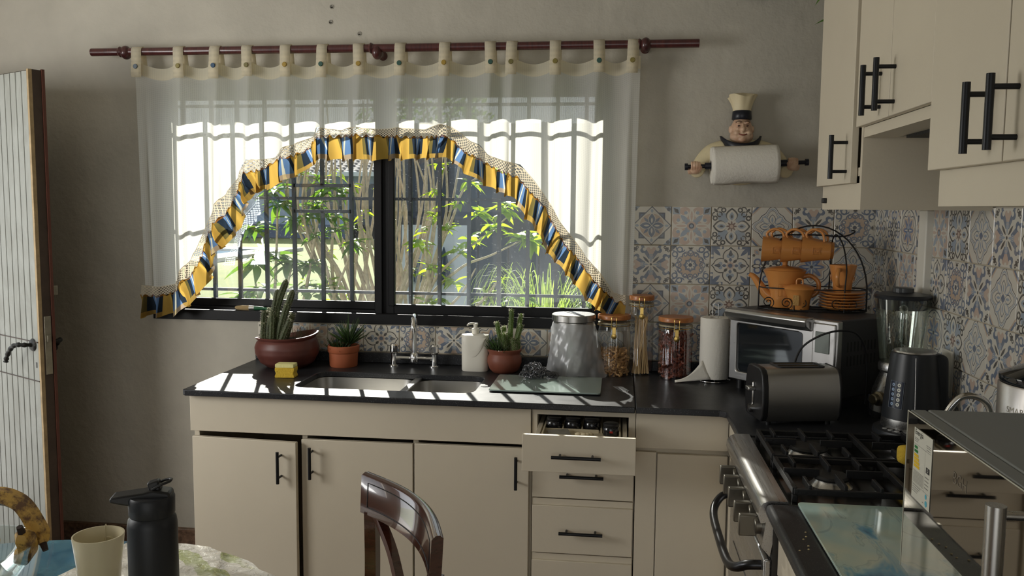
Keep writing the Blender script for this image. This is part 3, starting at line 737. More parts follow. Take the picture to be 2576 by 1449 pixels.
# what lies in the drawer
TRAYM = mat('tray_plastic', srgb(196, 184, 156), .5)
m_ = MB().slab(rrect(DX0+.042, OY+.006, DX1-.048, -.33, .012), [], .798, .802, XY)
TX0, TX1, TY0, TY1 = DX0+.042, DX1-.048, OY+.006, -.33
m_.slab(rrect(TX0, TY0, TX1, TY1, .012), [rrect(TX0+.005, TY0+.005, TX1-.005, TY1-.005, .01)], .802, .818, XY)
for i in range(1, 4):
    x = TX0+(TX1-TX0)*i/4; m_.box(x-.002, TY0+.10, .802, x+.002, TY1-.005, .814)
m_.box(TX0+.005, TY0+.098, .802, TX1-.07, TY0+.102, .813)
single('cutlery_tray', m_, TRAYM, 'cream plastic organiser tray lying in the open top drawer', 'tray', smooth=30)
JB = mat('black_glass', (.01, .01, .012, 1), .15, coat=.4)
jl = ['round black jar in the drawer tray, leftmost of the four', 'round black jar in the drawer tray, second of the four from the left', 'round black jar in the drawer tray, third of the four from the left', 'round black jar in the drawer tray with a red mark, rightmost of the four']
for i in range(4):
    x = TX0+(TX1-TX0)*(i+.5)/4; y = (TY0+.138) if i < 3 else TY0+.085
    t_ = thing('spice_jar', jl[i], 'jar', (x, y, .8025), 0, 'black jars in the open drawer')
    m_ = MB().lathe([(0, 0), (.025, 0), (.026, .004), (.026, .025), (.024, .028), (0, .028)], n=24)
    part('jar_body', m_, JB, t_, smooth=40)
    part('lid', MB().lathe([(0, .0285), (.0235, .0285), (.0245, .030), (.0245, .037), (.022, .039), (0, .039)], n=24), BLACKPLASTIC, t_, smooth=40)
    if i == 3: part('red_mark', MB().box(-.004, -.0268, .012, .006, -.026, .018), mat('red_print', srgb(170, 40, 30), .5), t_)
m_ = MB().box(-.035, -.025, 0, .035, .025, .006, R=Matrix.Rotation(.35, 3, 'Z')@Matrix.Rotation(.25, 3, 'X'), c=(0, 0, .016)); 
single('paper_sachet', m_, mat('sachet', srgb(150, 146, 136), .5, var=.25, vscale=40), 'grey paper sachet lying at the left in the drawer tray', 'sachet', (TX0+.055, TY0+.055, .8025), bevel=.001)
m_ = MB(); 
for q in range(5): m_.ell((q*.009-.02, .004*math.sin(q*2), .009), (.012, .008, .006), 8, 6)
single('cloth_scrap', m_, mat('scrap', srgb(214, 200, 168), .8), 'crumpled cream scrap in the middle of the drawer tray', 'scrap', (TX0+.135, TY0+.055, .7995), smooth=60)
cc = thing('corner_cabinet', 'cream corner base cabinet with a plain door right of the drawers', 'cabinet', (.2, -.3, 0))
m_ = MB().box(.068, YF+.016, LEG0, .94, -.02, ZB).box(.068, YF+.05, 0, .37, YF+.07, LEG0)
m_.box(.068, YF-.002, .1, .134, YF+.016, .735)
part('carcass', CW(m_, cc), CREAM, cc)
part('top_rail', CW(MB().box(.067, YF-.004, .748, .362, YF+.03, ZB-.001), cc), CREAM, cc, bevel=.0015)
part('door', CW(MB().box(.138, YF-.004, .1, .362, YF+.014, .731), cc), CREAM, cc, bevel=.0015)
# side run: panel between corner and cooker, and cabinet after it
sp_ = thing('filler_cabinet', 'narrow cream cabinet panel between corner and cooker', 'cabinet', (.4, -.78, 0))
part('front_panel', CW(MB().box(.366, -.916, .1, .384, -.60, .735), sp_), CREAM, sp_, bevel=.0015)
part('top_rail', CW(MB().box(.362, -.916, .748, .384, -.60, ZB-.001), sp_), CREAM, sp_, bevel=.0015)
part('side', CW(MB().box(.384, -.916, 0, .93, -.898, ZB-.001), sp_), CREAM, sp_)
nc = thing('near_cabinet', 'cream base cabinet under the near worktop beside the cooker', 'cabinet', (.6, -2, 0))
m_ = MB().box(.372, -2.9, LEG0, .94, -1.492, ZB-.001).box(.42, -2.9, 0, .44, -1.492, LEG0)
part('carcass', CW(m_, nc), CREAM, nc)
part('drawer_front', CW(MB().box(.352, -2.2, .742, .371, -1.512, .862), nc), CREAM, nc, bevel=.0015)
part('door', CW(MB().box(.352, -1.86, .1, .371, -1.512, .728), nc), CREAM, nc, bevel=.0015)
part('door', CW(MB().box(.352, -2.2, .1, .371, -1.866, .728), nc), CREAM, nc, bevel=.0015)

# ------------------------------------------------------------------ worktops, sink, tap
TK = .021
hole = rrect(-1.128, -.520, -.485, -.222, .05, 6)
m_ = MB().slab([(-1.482, -.0), (-1.482, -.612), (-1.47, -.622), (.062, -.634), (.062, 0)][::-1], [hole], ZC-TK, ZC, XY)
wt = thing('worktop', 'black granite worktop along the window wall with a sink cut-out', 'worktop', (0, 0, 0))
part('slab', m_, GRANITE, wt, bevel=.003)
part('upstand', MB().box(-1.482, -.020, ZC+.0005, .0, -.004, ZC+.042), GRANITE, wt, bevel=.003)
m_ = MB().slab([(.0645, 0), (.0645, -.634), (.325, -.636), (.345, -.652), (.345, -.921), (XR, -.921), (XR, 0)][::-1], [], ZC-TK, ZC, XY)
wr = thing('corner_worktop', 'black granite corner worktop between the window wall and the cooker', 'worktop', (0, 0, 0))
part('slab', m_, GRANITE, wr, bevel=.003)
part('upstand', MB().box(.0, -.020, ZC+.0005, XR-.012, -.010, ZC+.042), GRANITE, wr, bevel=.003)
m_ = MB().box(.326, -2.9, ZC-.03, XR, -1.489, ZC)
o = single('near_worktop', m_, GRANITE, 'black granite worktop on the right beside the cooker in the foreground', 'worktop'); finish(o, 0, .012, 4)
snk = thing('kitchen_sink', 'stainless steel double-bowl sink set into the black worktop', 'sink', (0, 0, 0))
SINKM = steel('sink_steel', (.36, .35, .33, 1), .36, 0)
def bowl(x0, x1, y0, y1, z0):
    m = MB(); t = ZC-TK-.001
    loops = [(rrect(x0, y0, x1, y1, .05, 6), t), (rrect(x0+.006, y0+.006, x1-.006, y1-.006, .048, 6), t-.10), (rrect(x0+.03, y0+.03, x1-.03, y1-.03, .04, 6), z0), (rrect(x0+.08, y0+.08, x1-.08, y1-.08, .03, 6), z0-.003)]
    n_ = len(loops[0][0]); vs = [(a, b, z) for lp, z in loops for a, b in lp]; fs = []
    for i in range(len(loops)-1):
        for k in range(n_): fs.append((i*n_+k, i*n_+(k+1) % n_, (i+1)*n_+(k+1) % n_, (i+1)*n_+k))
    fs.append(tuple((len(loops)-1)*n_+k for k in range(n_)))
    m.add(vs, fs); part('bowl', m, SINKM, snk, smooth=50)
    c = ((x0+x1)/2, (y0+y1)/2, z0-.002); part('drain', MB().lathe([(0, 0), (.03, 0), (.035, .003), (.035, .0035), (.02, .002), (0, .001)], c, 20), CHROME, snk, smooth=40)
bowl(-1.13, -.755, -.522, -.22, .74); bowl(-.73, -.483, -.522, -.22, .76)
part('divider', MB().box(-.756, -.52, ZC-.03, -.729, -.222, ZC-.012), SINKM, snk, bevel=.004)
tp = thing('sink_tap', 'chrome two-handle bridge tap with tall curved spout behind the sink', 'tap', (-.80, -.062, ZC))
part('bridge', MB().cyl((-.082, 0, .032), (.082, 0, .032), .0075, n=14).lathe([(.016, .018), (.018, .03), (.016, .045), (.011, .055)], n=18), CHROME, tp, smooth=40)
for s in (-1, 1):
    m_ = MB().lathe([(.022, 0), (.022, .003), (.012, .006), (.011, .05), (.016, .055)], (s*.082, 0, 0), 18)
    part('valve', m_, CHROME, tp, smooth=40)
    m_ = MB().lathe([(0, .05), (.013, .05), (.017, .058), (.017, .082), (.013, .088), (0, .088)], (s*.082, 0, 0), 12)
    part('tap_handle', m_, CHROME, tp, smooth=25)
part('spout', MB().tube(spl([(0, 0, .045), (0, .001, .1), (.002, .0, .15), (.006, -.01, .185), (.012, -.045, .208), (.018, -.085, .2), (.021, -.1, .175), (.022, -.102, .158)], 6), .0095, 14), CHROME, tp, smooth=50)
# ------------------------------------------------------------------ upper cabinets (right wall)
UX = .62; UD = .60
def upcab(name, label, y0, y1, zb, zd, doors, hz, seams=None):
    c = thing(name, label, 'cabinet', (.78, (y0+y1)/2, zb))
    m = MB(); m.box(UX, y0+.018, zb, UX+.018, y1-.018, zd+.04)                # lower front rail
    m.box(UX, y1-.018, zb, XR-.008, y1, 2.5).box(UX, y0, zb, XR-.008, y0+.018, 2.5)
    m.box(UX, y0+.018, zd+.0, XR-.008, y1-.018, zd+.018).box(UX, y0, 2.48, XR-.008, y1, 2.5).box(UX+.018, y0+.018, zd+.3, XR-.03, y1-.018, zd+.318)
    part('carcass', CW(m, c), CREAM, c)
    for a, b, hy in doors:
        d = part('door', CW(MB().box(UD, a, zd, UD+.018, b, 2.49), c), CREAM, c, bevel=.0015)
        l = c.location
        pull(d, (UD-.042-l.x, hy-l.y, hz-.058-l.z), (UD-.042-l.x, hy-l.y, hz+.058-l.z), (1, 0, 0), so=.042, r=.0065)
    return c
c1 = upcab('wall_cabinet', 'narrow cream wall cabinet nearest the window wall, with one door', -1.018, -.598, 1.527, 1.597, [(-.985, -.600, -.945)], 1.667)
part('light_switch', CW(MB().box(UX-.012, -.655, 1.546, UX, -.635, 1.562), c1), BLACKPLASTIC, c1, bevel=.002)
c2 = upcab('wall_cabinet', 'short cream wall cabinet above the cooker with two doors', -1.560, -1.022, 1.712, 1.738, [(-1.285, -1.020, -1.222), (-1.556, -1.289, -1.325)], 1.805)
part('hood_filter', CW(MB().box(.70, -1.54, 1.705, .93, -1.1, 1.712), c2), mat('filter_mesh', (.02, .02, .02, 1), .5, .4, bump=.6, bscale=200), c2)
part('hood_surround', CW(MB().box(UX+.018, -1.55, 1.712, .70, -1.04, 1.722).box(.93, -1.55, 1.712, XR-.01, -1.04, 1.722), c2), CREAM, c2)
c3 = upcab('wall_cabinet', 'large cream wall cabinet in the right foreground with paired doors', -3.2, -1.566, 1.534, 1.604, [(-1.884, -1.556, -1.84), (-2.22, -1.889, -1.932), (-2.7, -2.225, -2.66), (-3.2, -2.705, -2.74)], 1.677)  # near end lengthened out of view to block rear light under the hood

# round plate high on the wall, only its lower rim shows
single('wall_plate', MB().lathe([(0, .0), (.15, 0), (.25, .014), (.252, .018), (.245, .02), (.15, .008), (0, .008)], n=48, R=Matrix.Rotation(PI/2, 3, 'X')), mat('white_enamel', srgb(210, 206, 196), .35),
       'round white plate hung high on the wall, cut by the top of the frame', 'plate', (.493, -.001, 2.549), smooth=40)
# hanging planter behind the corner cabinet
LEAFG = leafmat('house_leaf', srgb(70, 120, 30), srgb(120, 190, 30), .4)
hp = thing('hanging_planter', 'trailing green house plant peeking out beside the tall wall cabinet', 'plant', (.80, -.30, 2.05))
part('pot', MB().lathe([(0, 0), (.06, 0), (.09, .12), (.095, .13), (.085, .13), (.0, .11)], n=24), mat('planter_white', srgb(200, 196, 186), .5), hp, smooth=40)
part('wall_bracket', MB().box(-.02, -.12, -.02, .15, .12, 0), BLACKMETAL, hp)
def leaf_mb(L=1.0, W=.3, bend=.25):
    m = MB(); n = 6; vs = []; fs = []
    for i in range(n+1):
        t = i/n; wd = W*math.sin(PI*min(1, t*1.0)**.8)*(1-.25*t) if 0 < t < 1 else .004
        z = -bend*t*t*L
        vs += [(-wd, t*L, z+abs(wd)*.35), (0, t*L, z), (wd, t*L, z+abs(wd)*.35)]
    for i in range(n): fs += [(3*i, 3*i+1, 3*i+4, 3*i+3), (3*i+1, 3*i+2, 3*i+5, 3*i+4)]
    m.add(vs, fs); return m
def put_leaves(parent, me, spots, name='leaf'):
    for loc, dr_, size, roll in spots:
        o = bpy.data.objects.new(name, me); COL.objects.link(o); o.parent = parent
        q = Vector(dr_).normalized().to_track_quat('Y', 'Z') @ Euler((0, roll, 0)).to_quaternion()
        o.location = loc; o.rotation_mode = 'QUATERNION'; o.rotation_quaternion = q; o.scale = (size, size, size)
lm = mesh_of('leaf', leaf_mb(), LEAFG); lm.shade_smooth()
sp__ = []
rg = random.Random(3)
for k in range(26):
    a = rg.uniform(0, 2*PI); r_ = rg.uniform(.02, .13)
    sp__.append(((r_*math.cos(a), r_*math.sin(a), .14+rg.uniform(-.02, .12)), (math.cos(a), math.sin(a), rg.uniform(-.6, .6)), rg.uniform(.06, .1), rg.uniform(-.5, .5)))
for k in range(5): sp__.append(((-.155+.012*k, -.235, .16+.03*k), (-.5, -.35, -.7), .075, rg.uniform(-.5, .5)))
put_leaves(hp, lm, sp__)
part('stem', MB().tube(spl([(0, 0, .1), (-.06, -.1, .2), (-.12, -.2, .25), (-.15, -.235, .2)], 5), .004, 6), LEAFG, hp, smooth=60)

# ------------------------------------------------------------------ chef figurine with paper roll
CJ = mat('figurine_jacket', srgb(222, 208, 170), .5, var=.12, vscale=12); SKIN = mat('figurine_skin', srgb(216, 186, 158), .4, var=.3, vscale=28, color2=srgb(188, 146, 120)); NAVY = mat('figurine_navy', srgb(28, 30, 40), .35)
cf = thing('chef_figurine', 'wall-mounted resin chef bust with tall hat holding the paper roll rod', 'figurine', (.443, 0, 1.62))
F = lambda x, y, z: (x-.443, y, z-1.62)
m_ = MB()
m_.ell(F(.443, -.03, 1.70), (.105, .045, .085), 20, 12).ell(F(.443, -.03, 1.755), (.095, .04, .035), 20, 10)
for s in (-1, 1):
    sx = lambda d: .443+s*d+ (.004 if s > 0 else 0)
    pts = spl([F(sx(.06), -.03, 1.752), F(sx(.105), -.03, 1.738), F(sx(.135), -.032, 1.708), F(sx(.152), -.04, 1.680), F(sx(.162), -.07, 1.664)], 5)
    m_.tube(pts, [.034-.0004*i for i in range(len(pts))], 14)
o = part('body', m_, CJ, cf, smooth=180); add_blob(o, .005, 4)
m_ = MB()
m_.ell(F(.443, -.048, 1.822), (.038, .04, .05), 24, 16).ell(F(.443, -.056, 1.796), (.043, .036, .03), 24, 14)   # skull, jowls
m_.ell(F(.443, -.04, 1.772), (.034, .03, .026), 18, 10)
m_.ell(F(.443, -.094, 1.818), (.0085, .010, .010), 12, 8).ell(F(.443, -.088, 1.828), (.005, .007, .012), 10, 8)  # nose
for s in (-1, 1):
    m_.ell(F(.443+s*.02, -.083, 1.806), (.013, .011, .011), 12, 8).ell(F(.443+s*.015, -.086, 1.843), (.010, .006, .004), 10, 6)
    m_.ell(F(.443+s*.041, -.046, 1.822), (.006, .009, .014), 10, 8)
    m_.ell(F(.443+s*.016, -.085, 1.822), (.009, .006, .005), 10, 6)
m_.ell(F(.443, -.084, 1.781), (.015, .010, .009), 12, 8).ell(F(.443, -.088, 1.7935), (.014, .007, .004), 12, 6)
o = part('head', m_, SKIN, cf, smooth=180); add_blob(o, .003, 3)
m_ = MB()
for s in (-1, 1): m_.ell(F(.443+s*.0155, -.0905, 1.8315), (.0042, .003, .0036), 10, 8)
part('eyes', m_, mat('eye_paint', srgb(70, 44, 34), .3), cf, smooth=60)
part('mouth', MB().tube(spl([F(.428, -.089, 1.802), F(.436, -.0945, 1.7985), F(.443, -.096, 1.7975), F(.450, -.0945, 1.7985), F(.458, -.089, 1.802)], 4), .0024, 8), mat('lip_paint', srgb(120, 58, 48), .4), cf, smooth=60)
m_ = MB()
for s in (-1, 1): m_.tube(spl([F(.443+s*.006, -.088, 1.845), F(.443+s*.015, -.0885, 1.849), F(.443+s*.025, -.08, 1.845)], 4), .0026, 6)
part('eyebrows', m_, mat('brow_paint', srgb(120, 96, 76), .6), cf, smooth=60)
part('hat_band', MB().lathe([(.0385, .236), (.0425, .239), (.0395, .268), (.035, .270)], F(.443, -.046, 1.62), 28, sx=.86, sy=.9), NAVY, cf, smooth=60)
def hat(u, v):
    a = 2*PI*u; z = 1.886+.058*v; r = .033+.019*v**1.8+.006*math.sin(PI*min(1, v*1.0))*0
    r *= 1+.07*v*math.cos(a*7)+.03*v*math.sin(a*3)
    return F(.443+r*math.cos(a), -.046+r*.8*math.sin(a), z+.006*v*math.cos(a*3+1))
m_ = MB().grid(56, 12, hat); 
m_.add([hat(k/56, 1) for k in range(56)]+[F(.443, -.05, 1.956)], [(k, (k+1) % 56, 56) for k in range(56)])
part('hat', m_, mat('hat_cream', srgb(222, 208, 172), .5), cf, smooth=70)
# neckerchief
m_ = MB()
def scarf(u, v):
    a = PI*(1.0+u); rx, ry = .072-.014*math.sin(PI*u), .074
    x = .443+(rx-.004*(v-.5))*math.cos(a); y = -.03+ry*math.sin(a)*.95-.004*math.sin(PI*v)
    z = 1.800-.044*math.sin(PI*u)+(-.016+.032*(1-v))*(.35+.65*math.sin(PI*u)**.5) - .006
    return F(x, y, z)
m_.grid(28, 5, scarf); o = part('neckerchief', m_, NAVY, cf, smooth=180); sd = o.modifiers.new('t', 'SOLIDIFY'); sd.thickness = .007; sd.offset = 0
m_ = MB().ell(F(.443, -.093, 1.744), (.011, .008, .009), 12, 8)
for s in (-1, 1): m_.prism([(.443+s*.003, 1.742), (.443+s*.014, 1.742), (.443+s*.026, 1.712), (.443+s*.011, 1.712)], -.088, -.078, lambda a, b, d: F(a, d, b))
part('scarf_knot', m_, NAVY, cf, smooth=40)
ROD0, ROD1 = Vector((.236, -.098, 1.681)), Vector((.678, -.098, 1.699))
def RP(t, dy=0, dz=0): p = ROD0.lerp(ROD1, t); return F(p.x, p.y+dy, p.z+dz)
m_ = MB().cyl(RP(0), RP(1), .0075, n=14)
for a, b, r in ((0, .025, .0125), (.975, 1, .0125), (.165, .24, .0125), (.775, .83, .0125)): m_.cyl(RP(a), RP(b), r, n=14)
part('holder_rod', m_, NAVY, cf, smooth=40)
def fist(t, flip):
    c = Vector(RP(t)); m = MB()
    m.ell(c+Vector((0, -.002, -.014)), (.020, .015, .015), 14, 10)
    m.tube([c+Vector((-.004*flip, .012, -.014)), c+Vector((-.02*flip, .022, -.012))], [.015, .017], 12)
    for k in range(4):
        x = (-.0135+.009*k); L = (1, 1.12, 1.08, .9)[k]
        m.tube(spl([c+Vector((x, -.012, -.012)), c+Vector((x, -.017*L, .002)), c+Vector((x, -.010*L, .013*L)), c+Vector((x, .004, .013))], 4), [.0049]*9+[.0047]*3+[.0042], 10)
    m.tube(spl([c+Vector((.017*flip, .004, -.012)), c+Vector((.019*flip, -.006, -.004)), c+Vector((.014*flip, -.014, -.001)), c+Vector((.007*flip, -.018, .000))], 4), [.0058]*8+[.005]*5, 10)
    o = part('hand', m, SKIN, cf, smooth=180); add_blob(o, .0022, 2)
fist(.088, 1); fist(.873, -1)
PAPER = mat('kitchen_paper', srgb(228, 224, 214), .9, bump=.25, bscale=120)
pr = thing('paper_roll', 'white kitchen paper roll held across by the wall chef figurine', 'paper roll', (.45, -.098, 1.690))
Ry = Matrix.Rotation(PI/2, 3, 'Y') @ Matrix.Rotation(0, 3, 'X')
tilt = Matrix.Rotation(-math.atan2(.018, .442), 3, 'Y')
m_ = MB().lathe([(.020, -.119), (.066, -.119), (.0685, -.114), (.0685, .114), (.066, .119), (.020, .119), (.020, -.119)], n=48, R=tilt@Ry, caps=False); part('roll', m_, PAPER, pr, smooth=40)
part('core_tube', MB().lathe([(.0155, -.119), (.020, -.119), (.020, .119), (.0155, .119), (.0155, -.119)], n=24, R=tilt@Ry, caps=False), mat('cardboard', srgb(30, 32, 44), .8), pr, smooth=40)
m_ = MB().grid(24, 10, lambda u, v: tilt@Vector(((u-.5)*.232, -.0692*math.cos(v*2.7-1.45)-.0006, -.0692*math.sin(v*2.7-1.45)-.005*v*v*(1+.5*math.sin(u*9)))))
o = part('loose_sheet', m_, PAPER, pr, smooth=180); sd = o.modifiers.new('t', 'SOLIDIFY'); sd.thickness = .001

# ------------------------------------------------------------------ things on the window worktop
SOIL = mat('soil', srgb(70, 58, 48), .95, var=.4, vscale=60, bump=.8, bscale=90)
CACT = leafmat('cactus_skin', srgb(78, 88, 56), srgb(110, 120, 60), .12, .6, srgb(58, 66, 44)); SPINE = leafmat('pale_spines', srgb(224, 218, 190), srgb(240, 235, 210), .5, .7)
def cactus_stem(m, base, mid, tip, r):
    P = spl([base, mid, tip], 8); n = len(P); nr = 14
    b = len(m.v)
    for i in range(n):
        t = (P[min(i+1, n-1)]-P[max(i-1, 0)]).normalized(); a = t.orthogonal().normalized(); c = t.cross(a)
        f = i/(n-1); rr = r*(1-.12*f)*(1 if f < .86 else math.sqrt(max(0, 1-((f-.86)/.145)**2)))
        for k in range(nr):
            q = 2*PI*k/nr; s = rr*(1+.13*(1 if k % 2 else -1)); m.v.append(tuple(P[i]+s*(math.cos(q)*a+math.sin(q)*c)))
    for i in range(n-1):
        for k in range(nr): m.f.append((b+i*nr+k, b+i*nr+(k+1) % nr, b+(i+1)*nr+(k+1) % nr, b+(i+1)*nr+k)); m.m.append(0)
    return P
def spines(mb, P, r, rng, per=34):
    for i in range(len(P)-1):
        t = (P[i+1]-P[i]).normalized(); a = t.orthogonal().normalized(); c = t.cross(a)
        for k in range(per):
            q = rng.uniform(0, 2*PI); d = math.cos(q)*a+math.sin(q)*c; s = P[i].lerp(P[i+1], rng.random())+d*r*.95
            e = s+d*rng.uniform(.004, .008)+t*rng.uniform(-.002, .004); w_ = t.cross(d)*.0009
            mb.add([s-w_, s+w_, e], [(0, 1, 2)])
rg = random.Random(11)
bp_ = thing('cactus_bowl', 'wide dark maroon clay bowl with tall columnar cactus stems', 'potted plant', (-1.292, -.148, ZC))
CLAY1 = mat('dark_clay', srgb(104, 58, 50), .42, var=.3, vscale=5)
def bowlf(u, v):
    prof = [(.0, 0), (.075, 0), (.105, .02), (.124, .055), (.126, .08), (.118, .105), (.112, .113), (.121, .124), (.123, .13), (.117, .13), (.108, .114), (.104, .105)]
    i = min(int(v*(len(prof)-1)), len(prof)-2); t = v*(len(prof)-1)-i
    r = prof[i][0]+(prof[i+1][0]-prof[i][0])*t; z = prof[i][1]+(prof[i+1][1]-prof[i][1])*t
    a = 2*PI*u; dip = max(0, (z-.09)/.04)
    return (r*math.cos(a), r*.9*math.sin(a), z+dip*(-.012*math.cos(a+.9)**2*1.0+.012*math.cos(a)))
part('bowl', MB().grid(48, 44, bowlf), CLAY1, bp_, smooth=60)
part('soil', MB().lathe([(0, .108), (.06, .109), (.108, .102)], n=28, sy=.9, caps=False), SOIL, bp_, smooth=60)
stems = [((-.045, 0, .09), (-.04, -.005, .22), (.004, -.005, .345), .0135), ((-.062, 0, .09), (-.05, -.01, .2), (-.032, -.005, .305), .012), ((-.03, -.02, .09), (-.01, -.02, .18), (.034, -.015, .305), .013), ((-.025, -.035, .09), (-.01, -.035, .16), (.018, -.03, .258), .0135),
         ((-.085, -.01, .09), (-.09, -.01, .16), (-.086, -.01, .222), .0115), ((-.075, .01, .09), (-.078, .01, .17), (-.07, .01, .232), .011), ((-.06, -.04, .09), (-.058, -.04, .14), (-.05, -.036, .205), .012), ((-.045, -.05, .09), (-.04, -.05, .15), (-.038, -.048, .225), .0115),
         ((-.01, -.055, .085), (.012, -.055, .14), (.035, -.05, .195), .0115), ((-.02, .02, .085), (.0, .02, .15), (.018, .02, .21), .011), ((-.075, -.045, .085), (-.078, -.045, .13), (-.075, -.043, .18), .0115)]
sm = MB()
for b_, m0, t_, r_ in stems:
    m_ = MB(); P = cactus_stem(m_, Vector(b_), Vector(m0), Vector(t_), r_); part('stem', m_, CACT, bp_, smooth=60); spines(sm, P, r_, rg)
part('spines', sm, SPINE, bp_, kind='stuff')
gm = MB()
for k in range(60):
    b_ = Vector((rg.uniform(.03, .075), rg.uniform(-.02, .05), .1)); e = b_+Vector((rg.uniform(-.02, .02), rg.uniform(-.02, .02), rg.uniform(.02, .06)))
    gm.tube([b_, (b_+e)/2+Vector((rg.uniform(-.01, .01), 0, 0)), e], .0006, 3)
part('dry_grass', gm, mat('dry_stalk', srgb(92, 82, 66), .9), bp_, kind='stuff')
# terracotta pot with spiky succulent
sp2 = thing('succulent_pot', 'small orange terracotta pot with a spiky dark green succulent', 'potted plant', (-1.078, -.10, ZC))
TERRA = mat('terracotta', srgb(168, 92, 58), .6, var=.15, vscale=9)
part('pot', MB().lathe([(0, 0), (.052, 0), (.0545, .004), (.0575, .055), (.060, .057), (.0625, .06), (.063, .082), (.061, .084), (.056, .084), (.054, .07), (0, .068)], n=36), TERRA, sp2, smooth=40)
part('soil', MB().lathe([(0, .075), (.055, .072)], n=20, caps=False), SOIL, sp2)
SPIKE = leafmat('spike_leaf', srgb(58, 78, 44), srgb(120, 150, 50), .3)
def spike(L, w_, n=5):
    m = MB(); vs = []; fs = []
    for i in range(n+1):
        t = i/n; ww = w_*(1-t)**.7*(.75+.25*math.sin(PI*t)) if i < n else .0005
        vs += [(-ww, 0, t*L), (0, ww*.55, t*L), (ww, 0, t*L), (0, -ww*.35, t*L)]
    for i in range(n):
        for k in range(4): fs.append((4*i+k, 4*i+(k+1) % 4, 4*i+4+(k+1) % 4, 4*i+4+k))
    m.add(vs, fs); return m
skm = mesh_of('leaf', spike(.09, .0046), SPIKE); skm.shade_smooth()
def rosette(parent, me, c, n, spread, s0, s1, rng):
    for k in range(n):
        a = k*2.399+rng.uniform(-.2, .2); f = k/n; tl = spread*(f**.7)+rng.uniform(-.1, .1)
        o = bpy.data.objects.new('leaf', me); COL.objects.link(o); o.parent = parent
        o.location = Vector(c)+Vector((.012*f*math.cos(a), .012*f*math.sin(a), -.01*f))
        o.rotation_euler = (0, tl, a); s = rng.uniform(s0, s1); o.scale = (s, s, s*(1-.25*f))
rosette(sp2, skm, (.022, 0, .10), 46, 1.15, .95, 1.25, rg); rosette(sp2, skm, (-.026, -.01, .07), 26, 1.0, .6, .85, rg); rosette(sp2, skm, (.0, -.025, .066), 24, 1.25, .5, .7, rg); rosette(sp2, skm, (-.005, .02, .07), 24, 1.2, .55, .8, rg)
# brown pot with column cactus
p3 = thing('cactus_pot', 'rounded brown clay pot with short fuzzy cactus beside the soap pump', 'potted plant', (-.43, -.118, ZC))
CLAY2 = mat('brown_clay', srgb(128, 72, 54), .5, var=.2, vscale=8)
part('pot', MB().lathe([(0, 0), (.045, 0), (.058, .014), (.0665, .038), (.066, .058), (.060, .07), (.0595, .075), (.066, .084), (.067, .09), (.062, .092), (.056, .085), (0, .08)], n=40), CLAY2, p3, smooth=50)
part('soil', MB().lathe([(0, .088), (.056, .084)], n=20, caps=False), SOIL, p3)
CACT2 = leafmat('cactus_green', srgb(92, 112, 60), srgb(140, 170, 70), .25, .6)
stems = [((.02, -.01, .085), (.024, -.01, .16), (.028, -.01, .247), .0095), ((.034, .01, .085), (.05, .01, .15), (.062, .01, .228), .009), ((.03, -.025, .085), (.05, -.025, .13), (.068, -.025, .192), .009), ((.0, -.01, .085), (-.018, -.01, .14), (-.03, -.01, .198), .009), ((-.005, .015, .085), (-.006, .015, .13), (-.004, .015, .178), .009), ((.008, -.03, .085), (.004, -.032, .12), (.0, -.034, .158), .0095), ((.02, .02, .085), (.014, .02, .12), (.006, .02, .150), .0085), ((.042, -.03, .085), (.04, -.034, .11), (.036, -.036, .137), .0095), ((.05, -.01, .085), (.054, -.01, .11), (.05, -.012, .14), .009)]
sm = MB()
for b_, m0, t_, r_ in stems:
    m_ = MB(); P = cactus_stem(m_, Vector(b_), Vector(m0), Vector(t_), r_); part('stem', m_, CACT2, p3, smooth=60); spines(sm, P, r_, rg, 30)
part('spines', sm, SPINE, p3, kind='stuff')
for c in ((-.042, -.01, .085), (-.03, -.03, .085), (-.035, .02, .09), (-.015, -.038, .084)): rosette(p3, skm, c, 20, 1.1, .5, .8, rg)
# soap pump
sd_ = thing('soap_dispenser', 'white square-shouldered soap pump bottle behind the sink', 'soap dispenser', (-.546, -.105, ZC))
WHT = mat('white_resin', srgb(226, 222, 210), .45)
m_ = MB()
prof = [(.0, 0), (.93, 0), (.97, .004), (1.0, .135), (.97, .141), (.2, .145)]
def soapf(u, v):
    i = min(int(v*5), 4); t = v*5-i; s = prof[i][0]+(prof[i+1][0]-prof[i][0])*t; z = prof[i][1]+(prof[i+1][1]-prof[i][1])*t
    a = 2*PI*u; ca, sa = math.cos(a), math.sin(a); k = (abs(ca)**3+abs(sa)**3)**(-1/3)
    return (.0535*s*k*ca, .034*s*k*sa, z)
m_.grid(40, 20, soapf); part('bottle', m_, WHT, sd_, smooth=40)
m_ = MB()   # raised swoosh panel
def sw(u, v):
    x = -.050+.1*u; top = .132; low = .132-.085*math.sin(PI*min(1, u*1.05))**.8*(1-.25*u)
    z = top+(low-top)*v; return (x, -.0342-.0022*math.sin(PI*v)-.0006+.012*abs(2*u-1)**4, z)
m_.grid(24, 6, sw); part('front_relief', m_, WHT, sd_, smooth=180)
m_ = MB().lathe([(.014, .144), (.0145, .162), (.012, .165), (.008, .166), (.0075, .176), (.010, .177), (.010, .185), (0, .187)], n=24); part('pump_collar', m_, WHT, sd_, smooth=40)
part('pump_spout', MB().tube(spl([(.004, 0, .182), (-.01, -.008, .185), (-.024, -.018, .182), (-.029, -.021, .177)], 4), [.0042]*9+[.003]*4, 10), WHT, sd_, smooth=50)
